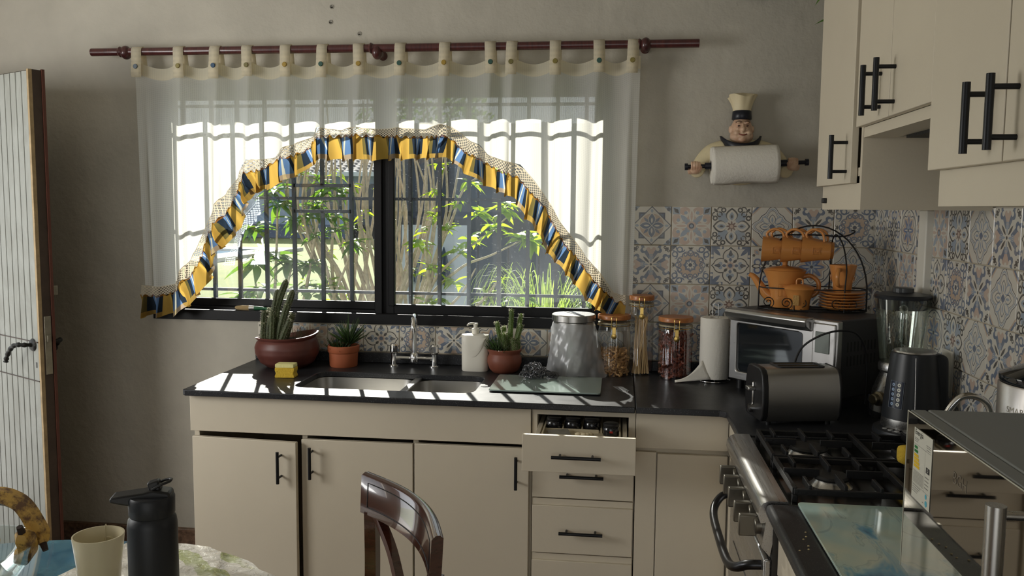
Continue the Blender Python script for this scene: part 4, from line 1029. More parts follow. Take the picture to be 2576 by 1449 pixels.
# sponge
sg = thing('dish_sponge', 'yellow dish sponge with pale scouring top at the worktop edge', 'sponge', (-1.214, -.352, ZC), .06)
SPY = mat('sponge_yellow', srgb(214, 178, 58), .9, bump=.5, bscale=220); SPW = mat('sponge_pad', srgb(226, 218, 150), .9, bump=.3, bscale=200)
part('foam', MB().slab([(-.036, 0), (.036, 0), (.037, .006), (.033, .016), (.037, .028), (.036, .038), (-.036, .038), (-.037, .028), (-.033, .016), (-.037, .006)], [], -.022, .022, XZ), SPY, sg, bevel=.003)
part('scouring_pad', MB().slab([(-.036, .038), (.036, .038), (.035, .052), (-.035, .052)], [], -.022, .022, XZ), SPW, sg, bevel=.003)
# steel canister with a plastic bag over it
CANX, CANY = -.165, -.125
cn = thing('steel_canister', 'round brushed steel canister with flat lid beside the jars', 'canister', (CANX, CANY, ZC))
part('can_body', MB().lathe([(0, 0), (.074, 0), (.076, .003), (.076, .205), (0, .205)], n=48), STEELZ, cn, smooth=40)
part('lid', MB().lathe([(.079, .207), (.0825, .209), (.0825, .231), (.080, .2335), (.02, .2335), (0, .2335)], n=48), STEELZ, cn, smooth=40)
part('lid_strap', MB().box(-.006, -.078, .2337, .006, .07, .2349, R=Matrix.Rotation(.5, 3, 'Z'), c=(0, 0, .234)), mat('grey_band', srgb(90, 92, 98), .5), cn)
bagm = thin('bag_film', (.92, .93, .95, 1), .05, (.93, .94, .95, 1), rough=.3, body=.34)
def bag(u, v):
    a = 2*PI*u; z = .2-.196*v; r = .083+.012*v+.006*v*math.sin(a*5+v*3)+.003*v*math.sin(a*11+2)+.0018*math.sin(a*17+v*14)+.0015*math.sin(a*7-v*22)
    r += .03*v**2*max(0, math.cos(a+.25))**3
    if v < .1: r = .0795+(r-.0795)*v/.1
    return (r*math.cos(a), r*math.sin(a), z+.006*v*math.sin(a*4)+.01*v*(1-max(0, math.cos(a+.6))))
tag(part('plastic_bag', MB().grid(96, 26, bag), bagm, None, smooth=180), 'clear crinkled plastic bag pulled round the steel canister', 'bag').location = (CANX, CANY, ZC)
# glass jars with wooden lids
JG = thin('jar_glass', (.95, .97, 1, 1), .06, (.97, .975, .97, 1)); BAMB = wood('lid_wood', srgb(190, 124, 68), srgb(164, 98, 50), .45, (3, 12, 12), .2); BRASS = mat('brass', srgb(190, 160, 92), .25, 1)
def jar(name, label, x, y, r, h, n=32):
    t = thing(name, label, 'jar', (x, y, ZC), 0, 'glass jars with wooden clip lids')
    rib = lambda u, v: ((r+.0009*math.cos(u*2*PI*28)*(1 if .08 < v < .85 else 0))*math.cos(2*PI*u)*(1 if v < .9 else .97), (r+.0009*math.cos(u*2*PI*28)*(1 if .08 < v < .85 else 0))*math.sin(2*PI*u)*(1 if v < .9 else .97), .001+(h-.026)*v)
    m = MB().grid(112, 20, rib); m.lathe([(0, .001), (r, .001)], n=48, caps=False); part('glass', m, JG, t, smooth=60)
    part('lid', MB().lathe([(0, h-.018), (r*1.0, h-.018), (r*1.04, h-.016), (r*1.04, h-.003), (r*1.01, h), (0, h)], n=48), BAMB, t, smooth=40)
    part('seal_ring', MB().lathe([(r*.93, h-.034), (r*1.01, h-.034), (r*1.01, h-.029), (r*.93, h-.029)], n=48), mat('seal', srgb(160, 150, 120), .4), t, smooth=40)
    ring_z = h-.04
    m = MB().tube([((r+.002)*math.cos(a), (r+.002)*math.sin(a), ring_z) for a in [2*PI*k/40 for k in range(40)]], .0013, 6, closed=True)
    y0 = -(r+.004)
    m.tube(spl([(-.009, y0, ring_z-.01), (-.009, y0-.003, ring_z+.02), (-.008, y0-.002, h-.004), (.008, y0-.002, h-.004), (.009, y0-.003, ring_z+.02), (.009, y0, ring_z-.01)], 4), .0013, 6)
    m.box(-.006, y0-.004, ring_z-.028, .006, y0-.002, ring_z-.002); m.lathe([(.004, 0), (.0045, .001), (.010, .0015), (.0105, .003), (.006, .004), (0, .0045)], (0, y0-.002, ring_z-.036), 18, R=Matrix.Rotation(PI/2, 3, 'X'))
    part('wire_clip', m, BRASS, t, smooth=50); return t
j1 = jar('glass_jar', 'glass jar half full of pale twisted pasta, wooden lid', -.012, -.098, .060, .232)
j2 = jar('glass_jar', 'tall slim glass jar of long pale pasta sticks, wooden lid', .090, -.078, .046, .305)
j3 = jar('glass_jar', 'glass jar full of dark red-brown pasta, beside the upright paper towel', .217, -.125, .062, .232)
def pasta(parent, name, m_, n, r, z0, z1, L, rr, rng, kind):
    m = MB()
    for k in range(n):
        for _ in range(30):
            x, y = rng.uniform(-r, r), rng.uniform(-r, r)
            if x*x+y*y < (r-.008)**2: break
        if kind == 'stick':
            e = Vector((rng.uniform(-.6, .6)*r, rng.uniform(-.6, .6)*r, z1-rng.uniform(0, .025))); b_ = Vector((x, y, z0)); m.tube([b_, e], rr, 5)
        else:
            c = Vector((x, y, rng.uniform(z0, z1))); d = Vector((rng.uniform(-1, 1), rng.uniform(-1, 1), rng.uniform(-.7, .7))).normalized()*L/2; s = d.orthogonal().normalized()*rr*.9
            m.tube([c-d, c-d*.5+s, c-s*.3, c+d*.5+s, c+d], rr, 5)
    part(name, m, m_, parent, smooth=60, kind='stuff')
rg = random.Random(5)
pasta(j1, 'pasta', mat('pasta_pale', srgb(206, 160, 104), .5, var=.2, vscale=30), 300, .057, .008, .095, .034, .0042, rg, 'c')
pasta(j2, 'pasta_sticks', mat('pasta_stick', srgb(216, 184, 132), .5), 60, .042, .006, .225, .2, .0028, rg, 'stick')
pasta(j3, 'pasta', mat('pasta_red', srgb(128, 62, 40), .5, var=.4, vscale=35), 520, .059, .008, .172, .03, .0045, rg, 'c')
# upright paper towel
pt = thing('paper_towel', 'upright paper towel roll on a wire stand with a torn sheet trailing', 'paper towel', (.357, -.155, ZC))
part('roll', MB().lathe([(.019, .012), (.0515, .012), (.053, .016), (.053, .232), (.051, .236), (.019, .236), (.019, .012)], n=48, caps=False), PAPER, pt, smooth=40)
m_ = MB().tube(spl([(-.009, 0, .01), (-.009, 0, .26), (-.006, 0, .283), (0, 0, .29), (.008, 0, .283), (.011, 0, .26), (.011, 0, .01)], 5), .0018, 8)
m_.tube([(.062*math.cos(a), .062*math.sin(a), .004) for a in [2*PI*k/32 for k in range(32)]], .002, 6, closed=True).tube([(-.062, 0, .004), (.062, 0, .004)], .002, 6).tube([(0, -.062, .004), (0, .062, .004)], .002, 6)
part('wire_stand', m_, CHROME, pt, smooth=60)
def sheet(u, v):  # pulled forward and to the left, narrowing to a tip on the worktop
    b0 = Vector((-.015, -.0525, .014)); t0 = Vector((-.045, -.034, .08)); tip = Vector((-.145, -.072, .003))
    p = b0.lerp(t0, v).lerp(tip+Vector((0, .012*v, .006*v)), u); return (p.x, p.y-.012*math.sin(PI*u)*v, p.z-.016*math.sin(PI*u)*v)
o = part('torn_sheet', MB().grid(12, 5, sheet), PAPER, pt, smooth=180); o.modifiers.new('t', 'SOLIDIFY').thickness = .0008
# glass board with steel-wool scrubber
gb = thing('glass_board', 'pale glass chopping board lying on the worktop right of the sink', 'chopping board', (0, 0, ZC))
GBM = mat('pale_glass', srgb(150, 166, 160), .08, spec=.8, coat=.5)
part('plate', MB().slab(rrect(-.436, -.488, -.052, -.215, .012), [], .004, .009, XY), GBM, gb, bevel=.0015)
part('foot', MB().lathe([(.006, 0), (.006, .004)], (-.41, -.46, .0001), 12).lathe([(.006, 0), (.006, .004)], (-.08, -.46, .0001), 12).lathe([(.006, 0), (.006, .004)], (-.41, -.24, .0001), 12).lathe([(.006, 0), (.006, .004)], (-.08, -.24, .0001), 12), BLACKPLASTIC, gb)
m_ = MB(); rg = random.Random(9)
for k in range(300):
    a = rg.uniform(0, 2*PI); q = rg.uniform(.1, 1); R_ = Matrix.Rotation(rg.uniform(0, 2*PI), 3, 'Z')@Matrix.Rotation(rg.uniform(-.6, .6), 3, 'X')
    c = Vector((.048*q*math.cos(a), .036*q*math.sin(a), .008+.046*(1-q*q)**.5*rg.random())); r_ = rg.uniform(.006, .011)
    ring_ = [c+R_@Vector((r_*math.cos(t), .3*r_*math.sin(2*t), r_*.7*math.sin(t))) for t in [2*PI*j/9 for j in range(9)]]
    for p in ring_: p.z = max(p.z, .001)
    m_.tube(ring_, .0011, 4, closed=True)
for k in range(40):
    c = Vector((.05+.035*rg.random(), rg.uniform(-.02, .015), .005+.016*rg.random())); r_ = .008
    ring_ = [c+Vector((r_*math.cos(t), .006*math.sin(2*t), r_*.6*math.sin(t))) for t in [2*PI*j/8 for j in range(8)]]
    for p in ring_: p.z = max(p.z, .001)
    m_.tube(ring_, .0009, 4, closed=True)
single('scouring_wool', m_, mat('wire_wool', (.2, .2, .21, 1), .3, .8), 'tangled dark metal scouring wool lying on the glass board', 'scourer', (-.30, -.262, ZC+.0095), smooth=60)
# paintbrush on the window ledge
pb = thing('paintbrush', 'small paintbrush with tan bristles and green handle on the black window ledge', 'paintbrush', (-1.52, .014, WZ0+.0475), .05)
part('bristles', MB().tube([(-.06, 0, .004), (-.052, 0, .004), (-.03, 0, .004), (.0, 0, .003)], [.003, .008, .0105, .0105], 12, sx=.6), mat('bristle', srgb(170, 146, 104), .8, bump=.5, bscale=300), pb, smooth=60)
part('ferrule', MB().tube([(0, 0, .003), (.022, 0, .003)], [.011, .0095], 12, sx=.6), STEEL, pb, smooth=40)
part('brush_handle', MB().tube(spl([(.022, 0, .003), (.05, 0, .003), (.09, 0, .001), (.13, 0, -.001)], 4), [.0085, .0088, .0085, .0078, .007, .0065, .006, .0058, .0056, .0055, .0054, .0052, .004], 10, sx=.7), mat('green_paint', srgb(36, 92, 58), .4), pb, smooth=60)
# ------------------------------------------------------------------ toaster oven in the corner
OVM = steel('oven_steel', (.46, .45, .44, 1), .32, 0); DARKBODY = mat('dark_body', (.045, .045, .047, 1), .45)
OVG = mat('oven_glass', (.012, .015, .018, 1), .06, spec=.8, coat=.6)
ov = thing('toaster_oven', 'silver and dark toaster oven set across the corner under the tea rack', 'oven', (.396, -.266, ZC), math.atan2(-.755, .655))
W, Dp, z0, z1 = .44, .28, .034, .287
part('body', MB().box(.004, .022, z0, W-.004, Dp, z1), DARKBODY, ov, bevel=.006)
part('front_frame', MB().slab([(0, z0), (W, z0), (W, z1-.002), (0, z1-.002)], [rrect(.032, z0+.03, .306, z1-.052, .012, 3)], 0, .024, XZ), OVM, ov, bevel=.004)
part('door_glass', MB().box(.028, .008, z0+.026, .31, .014, z1-.048), OVG, ov)
m_ = MB().prism([(-.030, z1-.028), (-.036, z1-.010), (-.028, z1), (.012, z1+.001), (.012, z1-.040), (-.004, z1-.044)], .004, .343, lambda a, b, d: (d, a, b))
part('door_handle', m_, OVM, ov, bevel=.003)
part('control_panel', MB().box(.349, -.006, z0+.008, .434, .004, z1-.012), OVM, ov, bevel=.004)
part('display', MB().box(.362, -.009, .18, .415, -.005, .248), mat('lcd', srgb(120, 128, 122), .25), ov, bevel=.002)
for z, r_ in ((.135, .013), (.062, .017)):
    part('knob', MB().lathe([(r_, 0), (r_, .003), (r_*.85, .018), (0, .02)], (.386, -.006, z), 20, R=Matrix.Rotation(PI/2, 3, 'X')), BLACKPLASTIC, ov, smooth=40)
for z in (.142, .120): part('button', MB().box(.412, -.010, z-.006, .424, -.005, z+.006), mat('button_cap', srgb(60, 60, 60), .4), ov, bevel=.002)
m_ = MB()
for zz in (.20, .155):
    for k in range(9): m_.box(W-.0045, .055+k*.018, zz-.016, W-.0035, .061+k*.018, zz+.016)
part('vent_slots', m_, BLACKPLASTIC, ov)
for x, y in ((.03, .03), (W-.04, .03), (.03, Dp-.03), (W-.04, Dp-.03)): part('foot', MB().cyl((x, y, 0), (x, y, z0), .012), BLACKPLASTIC, ov, smooth=40)

# ------------------------------------------------------------------ tea set on a wire rack
OR_ = mat('amber_ceramic', srgb(208, 140, 74), .32, coat=.3, var=.08, vscale=10)
ZR = ZC+.287+.0005
RK = (.667, -.292, ZR); RZ = -.16
WIRE = mat('rack_wire', (.012, .011, .011, 1), .45, .3)
rk = thing('wire_rack', 'black wire arch rack holding the amber tea set on the oven', 'rack', RK, RZ)
def arch(rx, zs, zt, n=24):
    return [Vector((-rx, 0, .0)), Vector((-rx, 0, zs))] + [Vector((-rx*math.cos(PI*k/n)**1 if True else 0, 0, zs+(zt-zs)*math.sin(PI*k/n))) for k in range(1, n)] + [Vector((rx, 0, zs)), Vector((rx, 0, 0))]
part('arch', MB().tube(arch(.177, .06, .292), .0028, 8), WIRE, rk, smooth=60)
part('front_arch', MB().tube(spl([(.10, -.072, .002), (.100, -.072, .08), (.103, -.066, .15), (.092, -.035, .225), (.07, 0, .262), (.06, .035, .225), (.062, .066, .15), (.06, .072, .08), (.06, .072, .002)], 5), .0025, 8), WIRE, rk, smooth=60)
oval = lambda z, n=48: [Vector((.177*math.cos(2*PI*k/n), .074*math.copysign(abs(math.sin(2*PI*k/n))**.8, math.sin(2*PI*k/n)), z)) for k in range(n)]
part('basket_rail', MB().tube(oval(.076), .0022, 6, closed=True), WIRE, rk, smooth=60)
part('basket_base', MB().tube(oval(.0025), .0024, 6, closed=True).tube([(-.177, 0, .0025), (.177, 0, .0025)], .002, 6).tube([(-.06, -.072, .0025), (-.06, .072, .0025)], .002, 6), WIRE, rk, smooth=60)
part('cup_bar', MB().tube(spl([(-.135, 0, .252), (-.11, 0, .258), (0, 0, .26), (.09, 0, .256), (.125, 0, .268), (.128, 0, .276), (.118, 0, .276)], 5), .0028, 8), WIRE, rk, smooth=60)
def scroll(cx, dirn, y=-.0745, r0=.021):
    P = []
    for k in range(40):
        t = k/39; a = dirn*(t*3.6*PI)-PI/2; r = r0*(1-.8*t); P.append(Vector((cx+r*math.cos(a), y*(1-.35*(abs(cx)/.177)**4), .026+r*math.sin(a)+.002)))
    return P
for cx, dn in ((-.145, 1), (-.085, 1), (-.035, -1), (.075, 1), (.125, -1)): part('scroll', MB().tube(scroll(cx, dn), .0017, 6), WIRE, rk, smooth=60)
for x in (-.060, .10): part('upright', MB().tube([(x, -.0735, .002), (x, -.0735, .078)], .002, 6), WIRE, rk, smooth=60)
RM = Matrix.Translation(RK) @ Matrix.Rotation(RZ, 4, 'Z')
def on_rack(p): return tuple(RM @ Vector(p))
def cup_profile(r0=.030, r1=.046, h=.085): return [(0, 0), (r0, 0), (r0*1.03, .003), (r0*1.12, h*.35), (r1*.9, h*.75), (r1, h), (r1-.003, h), (r1*.87, h*.75), (r0*1.0, h*.3), (0, .006)]
def cup_parts(t, r0=.030, r1=.046, h=.085, front='-y'):
    part('cup_body', MB().lathe(cup_profile(r0, r1, h), n=40), OR_, t, smooth=50)
    hx = Vector((0, -1, 0)) if front == '-y' else Vector((1, 0, 0))
    P = spl([hx*(r1*.86)+Vector((0, 0, h*.8)), hx*(r1+.010)+Vector((0, 0, h*.86)), hx*(r1+.026)+Vector((0, 0, h*.62)), hx*(r1+.016)+Vector((0, 0, h*.32)), hx*(r0*1.1)+Vector((0, 0, h*.22))], 5)
    part('handle', MB().tube(P, .0048, 10, sx=1.5), OR_, t, smooth=60)
    # pressed square badge with a flower
    a = hx.orthogonal() if False else Vector((hx.y, -hx.x, 0))
    for side in (1, -1):
        n_ = a*side; zc = h*.5; rr = r0+(r1-r0)*.42+.0012; s = .0115
        tg_ = hx; m = MB()
        ring_ = [(-s, -s), (s, -s), (s, s), (-s, s)]
        m.tube([n_*rr+tg_*p*(1)+Vector((0, 0, zc+q))+n_*(q*.17) for p, q in ring_], .0009, 5, closed=True)
        m.tube([n_*(rr+.0004)+tg_*(.0055*math.cos(b)*(1+.2*math.cos(6*b)))+Vector((0, 0, zc+.0055*math.sin(b)*(1+.2*math.cos(6*b)))) for b in [2*PI*k/24 for k in range(24)]], .0008, 5, closed=True)
        part('pressed_badge', m, OR_, t, smooth=60)
# hanging cups: mouth to the left, handle up over the bar
cl = ['front row, leftmost', 'front row, middle', 'front row, rightmost', 'back row, leftmost', 'back row, middle', 'back row, rightmost']
first = None
for i in range(6):
    x = (-.172, -.108, -.043)[i % 3]+(.016 if i > 2 else 0); y = -.034 if i < 3 else .036; z = .205
    lab = 'amber cup hanging by its handle on the rack, '+cl[i]
    M_ = RM @ Matrix.Translation((x+.094, y, z)) @ Matrix.Rotation(-PI/2+.05, 4, 'Y')
    if first is None:
        first = thing('tea_cup', lab, 'cup', (0, 0, 0), 0, 'amber cups of the tea set'); cup_parts(first, .029, .045, .094, 'x'); o = first
    else: o = dup(first, (0, 0, 0), None, lab)
    # handle lies along local +x -> must point up
    o.matrix_world = M_
cs = dup(first, on_rack((.097, -.004, .0655)), (0, 0, RZ-1.9), 'amber cup standing upright on the stack of saucers')
sl = ['lowest', 'second from the bottom', 'third from the bottom', 'third from the top', 'second from the top', 'topmost']
s0 = None
for k in range(6):
    loc = on_rack((.097, -.004, .0055+k*.0098)); lab = 'amber saucer in the stack on the rack, '+sl[k]
    if s0 is None:
        s0 = thing('saucer', lab, 'saucer', loc, 0, 'amber saucers in the stack')
        part('saucer_body', MB().lathe([(0, .0), (.04, 0), (.046, .001), (.074, .010), (.077, .0125), (.0755, .0140), (.045, .0048), (0, .0042)], n=48), OR_, s0, smooth=40)
    else: dup(s0, loc, None, lab)
tpot = thing('teapot', 'amber ceramic teapot with flared body and spout on the rack', 'teapot', on_rack((-.092, .012, .0055)), RZ)
part('pot_body', MB().lathe([(0, 0), (.043, 0), (.045, .004), (.047, .04), (.056, .09), (.071, .125), (.073, .129), (.068, .131), (0, .126)], n=44), OR_, tpot, smooth=40)
part('lid', MB().lathe([(.069, .1305), (.066, .134), (.045, .141), (.012, .144), (.008, .148), (.009, .156), (.011, .16), (0, .163)], n=40), OR_, tpot, smooth=50)
part('spout', MB().tube(spl([(-.04, 0, .03), (-.066, 0, .05), (-.086, 0, .08), (-.105, 0, .104), (-.120, 0, .112)], 5), [.021-.0007*i for i in range(21)], 14), OR_, tpot, smooth=60)
part('handle', MB().tube(spl([(.055, 0, .105), (.085, 0, .112), (.112, 0, .09), (.108, 0, .055), (.075, 0, .035), (.046, 0, .03)], 5), .008, 12, sx=1.3), OR_, tpot, smooth=60)
part('pressed_badge', MB().tube([(x, -.058-.4*(z-.06)*.45, z) for x, z in ((-.02, .042), (.02, .042), (.02, .084), (-.02, .084))], .0011, 5, closed=True), OR_, tpot, smooth=60)
sb = thing('sugar_bowl', 'small lidded amber sugar bowl in front of the teapot', 'sugar bowl', on_rack((-.043, -.043, .0055)), RZ)
part('bowl_body', MB().lathe([(0, 0), (.032, 0), (.0335, .003), (.036, .03), (.045, .058), (.052, .068), (.050, .070), (0, .066)], n=40), OR_, sb, smooth=40)
part('lid', MB().lathe([(.054, .068), (.056, .071), (.05, .077), (.028, .085), (0, .087)], n=40), OR_, sb, smooth=50)
part('lid_loop', MB().tube(spl([(-.010, 0, .084), (-.010, 0, .098), (-.005, 0, .104), (.005, 0, .104), (.010, 0, .098), (.010, 0, .084)], 4), .0032, 8), OR_, sb, smooth=60)
part('pressed_badge', MB().box(-.022, -.0425, .016, -.002, -.0365, .052, R=Matrix.Rotation(.18, 3, 'X')), mat('badge_pale', srgb(206, 160, 92), .4, bump=.5, bscale=220), sb, bevel=.001)

# ------------------------------------------------------------------ toaster
ts = thing('toaster', 'brushed dark steel two-slice toaster with black end caps', 'toaster', (.424, -.828, ZC), math.atan2(.045, .227))
TSM = steel('toaster_steel', (.5, .49, .47, 1), .36, 0)
def tprof(s=1.0, dz=0):
    pts = [(.016, .012), (.004, .03), (.0, .07), (.003, .115), (.012, .148), (.024, .162), (.04, .167), (.11, .167), (.126, .162), (.138, .148), (.147, .115), (.15, .07), (.146, .03), (.134, .012)]
    return [(.075+(a-.075)*s, b*s+dz) for a, b in pts]
part('shell', MB().prism(tprof(), .018, .232, lambda a, b, d: (d, a, b)), TSM, ts, smooth=40)
part('end_cap', MB().prism(tprof(1.015), .0, .019, lambda a, b, d: (d, a, b)), BLACKPLASTIC, ts, smooth=40, bevel=.004)
part('end_cap', MB().prism(tprof(1.01), .231, .240, lambda a, b, d: (d, a, b)), BLACKPLASTIC, ts, smooth=40, bevel=.003)
part('slot_frame', MB().slab(rrect(.058, .042, .205, .118, .012), [rrect(.068, .050, .195, .074, .004), rrect(.068, .086, .195, .110, .004)], .165, .1705, XY), BLACKPLASTIC, ts, bevel=.001)
part('slot_lining', MB().box(.068, .05, .120, .195, .0505, .169).box(.068, .0735, .120, .195, .074, .169).box(.068, .086, .120, .195, .0865, .169).box(.068, .1095, .12, .195, .11, .169), mat('slot_metal', srgb(120, 108, 88), .4, .8), ts)
part('lever', MB().box(-.022, .06, .095, .002, .09, .107).box(-.005, .072, .05, .001, .078, .12), STEEL, ts, bevel=.003)
part('browning_knob', MB().lathe([(.014, 0), (.013, .014), (0, .015)], (0, .075, .04), 18, R=Matrix.Rotation(-PI/2, 3, 'Y')), CHROME, ts, smooth=40)
for x, y in ((.03, .03), (.21, .03), (.03, .12), (.21, .12)): part('foot', MB().cyl((x, y, 0), (x, y, .014), .008), BLACKPLASTIC, ts, smooth=40)
part('power_cord', MB().tube(spl([(.15, .148, .05), (.16, .175, .13), (.19, .19, .2), (.24, .165, .245), (.30, .15, .262), (.36, .165, .245), (.405, .195, .17), (.41, .2, .02)], 6), .0032, 8), BLACKPLASTIC, ts, smooth=60)

# ------------------------------------------------------------------ jug blender
JUG = thin('jug_glass', (.9, .94, .9, 1), .10, (.86, .89, .86, 1), rough=.03)
bl = thing('jug_blender', 'glass jug blender with black lid on a silver base in the corner', 'blender', (.862, -.625, ZC))
part('base', MB().lathe([(0, 0), (.072, 0), (.078, .006), (.080, .02), (.074, .08), (.060, .12), (.052, .14), (.052, .152), (0, .152)], n=40), STEELZ, bl, smooth=40)
part('base_panel', MB().lathe([(.0795, .0), (.0815, .012), (.0812, .02), (.0785, .02)], n=40), BLACKPLASTIC, bl, smooth=40)
Rk = Matrix.Rotation(-.55, 3, 'Z')@Matrix.Rotation(-PI/2, 3, 'Y')
part('speed_knob', MB().lathe([(.022, -.01), (.022, .012), (.016, .016), (.016, .03), (.013, .033), (0, .033)], (-.063, -.038, .062), 24, R=Matrix.Rotation(.55, 3, 'Z')@Matrix.Rotation(-PI/2, 3, 'Y')), mat('knob_bronze', srgb(120, 112, 92), .3, .8), bl, smooth=40)
def jug(u, v):
    a = 2*PI*u; r = .053+.025*v**.8; r *= 1-.035*(max(0, math.cos(a*4))**4)*math.sin(PI*min(1, v*1.1))
    return (r*math.cos(a), r*math.sin(a), .154+.212*v)
part('jug', MB().grid(72, 14, jug), JUG, bl, smooth=60)
part('collar', MB().lathe([(.054, .14), (.060, .146), (.060, .165), (.055, .172)], n=40, caps=False), STEEL, bl, smooth=40)
part('blade', MB().box(-.03, -.004, .178, .03, .004, .18).box(-.004, -.03, .18, .004, .03, .182), STEEL, bl)
part('jug_handle', MB().tube(spl([(-.02, -.072, .345), (-.026, -.098, .345), (-.028, -.104, .3), (-.025, -.096, .24), (-.018, -.064, .225)], 5), .0085, 10, sx=1.4), JUG, bl, smooth=60)
part('lid', MB().lathe([(0, .335), (.070, .335), (.071, .366), (.080, .367), (.0815, .374), (.078, .379), (.04, .386), (.032, .386)], n=48), mat('lid_rubber', (.018, .02, .024, 1), .35), bl, smooth=40)
part('lid_cap', MB().lathe([(.031, .384), (.031, .398), (.027, .401), (0, .401)], n=30), mat('clear_cap', srgb(70, 72, 74), .15), bl, smooth=40)

# ------------------------------------------------------------------ electric kettle in front of it
kt = thing('electric_kettle', 'black electric kettle with touch panel and steel foot ring', 'kettle', (.832, -.846, ZC))
KB = mat('kettle_black', (.02, .022, .025, 1), .36)
part('power_base', MB().lathe([(0, 0), (.098, 0), (.102, .006), (.1, .018), (.092, .022), (0, .023)], n=48), KB, kt, smooth=40)
for k in range(4):
    a = PI+.35+.24*k; part('base_button', MB().lathe([(.009, .0215), (.008, .0238), (0, .024)], (.085*math.cos(a), .085*math.sin(a), 0), 12, sx=.8), mat('button_grey', srgb(150, 150, 148), .4), kt, smooth=40)
part('foot_ring', MB().lathe([(.0, .024), (.079, .024), (.081, .028), (.079, .052), (.0, .052)], n=48), STEEL, kt, smooth=40)
part('kettle_body', MB().lathe([(0, .052), (.080, .052), (.0795, .06), (.072, .14), (.064, .215), (.061, .236), (.058, .238), (0, .236)], n=48), KB, kt, smooth=40)
part('lid', MB().lathe([(.056, .238), (.054, .242), (.03, .245), (0, .246)], n=40), STEEL, kt, smooth=40)
part('kettle_handle', MB().prism([(.02, .236), (.075, .238), (.088, .228), (.094, .12), (.098, .06), (.05, .054)], -.040, .004, lambda a, b, d: (a*.86, a*-.2+d+.01, b)), KB, kt, bevel=.008)
part('seam', MB().tube([(-.018+.0*z, -.0805+.085*(z-.05)-.0005, z) for z in (.056, .14, .23)], .0007, 5), STEEL, kt)
KN = Vector((-.80, -.60, 0)).normalized(); KTn = Vector((KN.y*-1, KN.x, 0))*-1
def kp(a, b, d=0): r = .0805-.0895*(b-.052); t = a/ r; return Vector((r+d)*(KN*math.cos(t)+Vector((-KN.y, KN.x, 0))*math.sin(t))) + Vector((0, 0, b))
m_ = MB().grid(8, 8, lambda u, v: kp(-.021+.042*u, .085+.075*v, .0006)); part('touch_panel', m_, mat('panel_navy', srgb(24, 34, 52), .2), kt, smooth=180)
m_ = MB().tube([kp(a, b, .0008) for a, b in ((-.021, .085), (0, .085), (.021, .085), (.021, .12), (.021, .16), (0, .16), (-.021, .16), (-.021, .12))], .0005, 4, closed=True); part('panel_outline', m_, mat('panel_line', srgb(150, 160, 168), .4), kt)
for k in range(5):
    for c in range(2):
        a_, b_ = (-.0095 if c == 0 else .008), .150-.0135*k; r_ = .0045 if c == 0 else .0052
        m_ = MB(); P = [kp(a_+r_*math.cos(q), b_+r_*math.sin(q), .0012) for q in [2*PI*j/12 for j in range(12)]]; m_.add(P, [tuple(range(12))])
        part('touch_key', m_, mat('key_blue', srgb(150, 172, 200), .4) if c == 0 else mat('key_pale', srgb(206, 206, 192), .4), kt)
        m_ = MB(); P = [kp(a_+r_*.4*math.cos(q), b_+r_*.4*math.sin(q), .0015) for q in [2*PI*j/5 for j in range(5)]]; m_.add(P, [tuple(range(5))]); part('key_symbol', m_, MATS['panel_navy'], kt)

# ------------------------------------------------------------------ gas cooker
ck = thing('gas_cooker', 'stainless steel gas cooker with black grates between the worktops', 'cooker', (.63, -1.205, 0))
CK = lambda m: CW(m, ck)
SY0, SY1 = -1.486, -.925
CSTEEL = steel('cooker_steel', (.5, .49, .48, 1), .3, 1)
part('body', CK(MB().box(.345, SY0, .05, .93, SY1, .86)), mat('cooker_side', srgb(70, 68, 66), .4, .4), ck)
part('hob_plate', CK(MB().box(.372, SY0, .86, .93, SY1, .889)), mat('hob_steel', srgb(78, 76, 72), .2, .85), ck, bevel=.004)
m_ = MB().prism([(.318, .845), (.312, .862), (.314, .878), (.322, .89), (.336, .896), (.374, .896), (.374, .86), (.345, .85)], SY0, SY1, lambda a, b, d: (a, d, b))
part('front_rail', CK(m_), CSTEEL, ck, smooth=35)
m_ = MB().prism([(.345, .80), (.345, .86), (.33, .852), (.322, .79), (.34, .77)], SY0+.002, SY1-.002, lambda a, b, d: (a, d, b)); part('control_panel', CK(m_), CSTEEL, ck)
KNM = mat('knob_steel', srgb(120, 116, 106), .3, .8)
for y in (-1.075, -1.155, -1.25, -1.35, -1.435):
    m_ = MB().cyl((.33, y, .825), (.312, y, .823), .021, n=20).box(.278, y-.0085, .798, .318, y+.0085, .847)
    part('knob', CK(m_), KNM, ck, bevel=.003)
part('oven_door', CK(MB().box(.328, SY0+.004, .16, .345, SY1-.004, .762)), CSTEEL, ck, bevel=.004)
part('oven_window', CK(MB().box(.326, SY0+.09, .27, .329, SY1-.09, .62)), OVG, ck)
part('oven_handle', CK(MB().tube(spl([(.33, -.965, .735), (.30, -.972, .73), (.278, -1.0, .712), (.268, -1.06, .70), (.266, -1.205, .698), (.268, -1.35, .70), (.278, -1.41, .712), (.30, -1.438, .73), (.33, -1.445, .735)], 5), .011, 12)), mat('dark_steel', srgb(60, 60, 62), .3, .9), ck, smooth=60)
part('lower_drawer', CK(MB().box(.332, SY0+.004, .05, .346, SY1-.004, .152)), CSTEEL, ck, bevel=.003)
BCAP = mat('burner_cap', (.014, .014, .014, 1), .55)
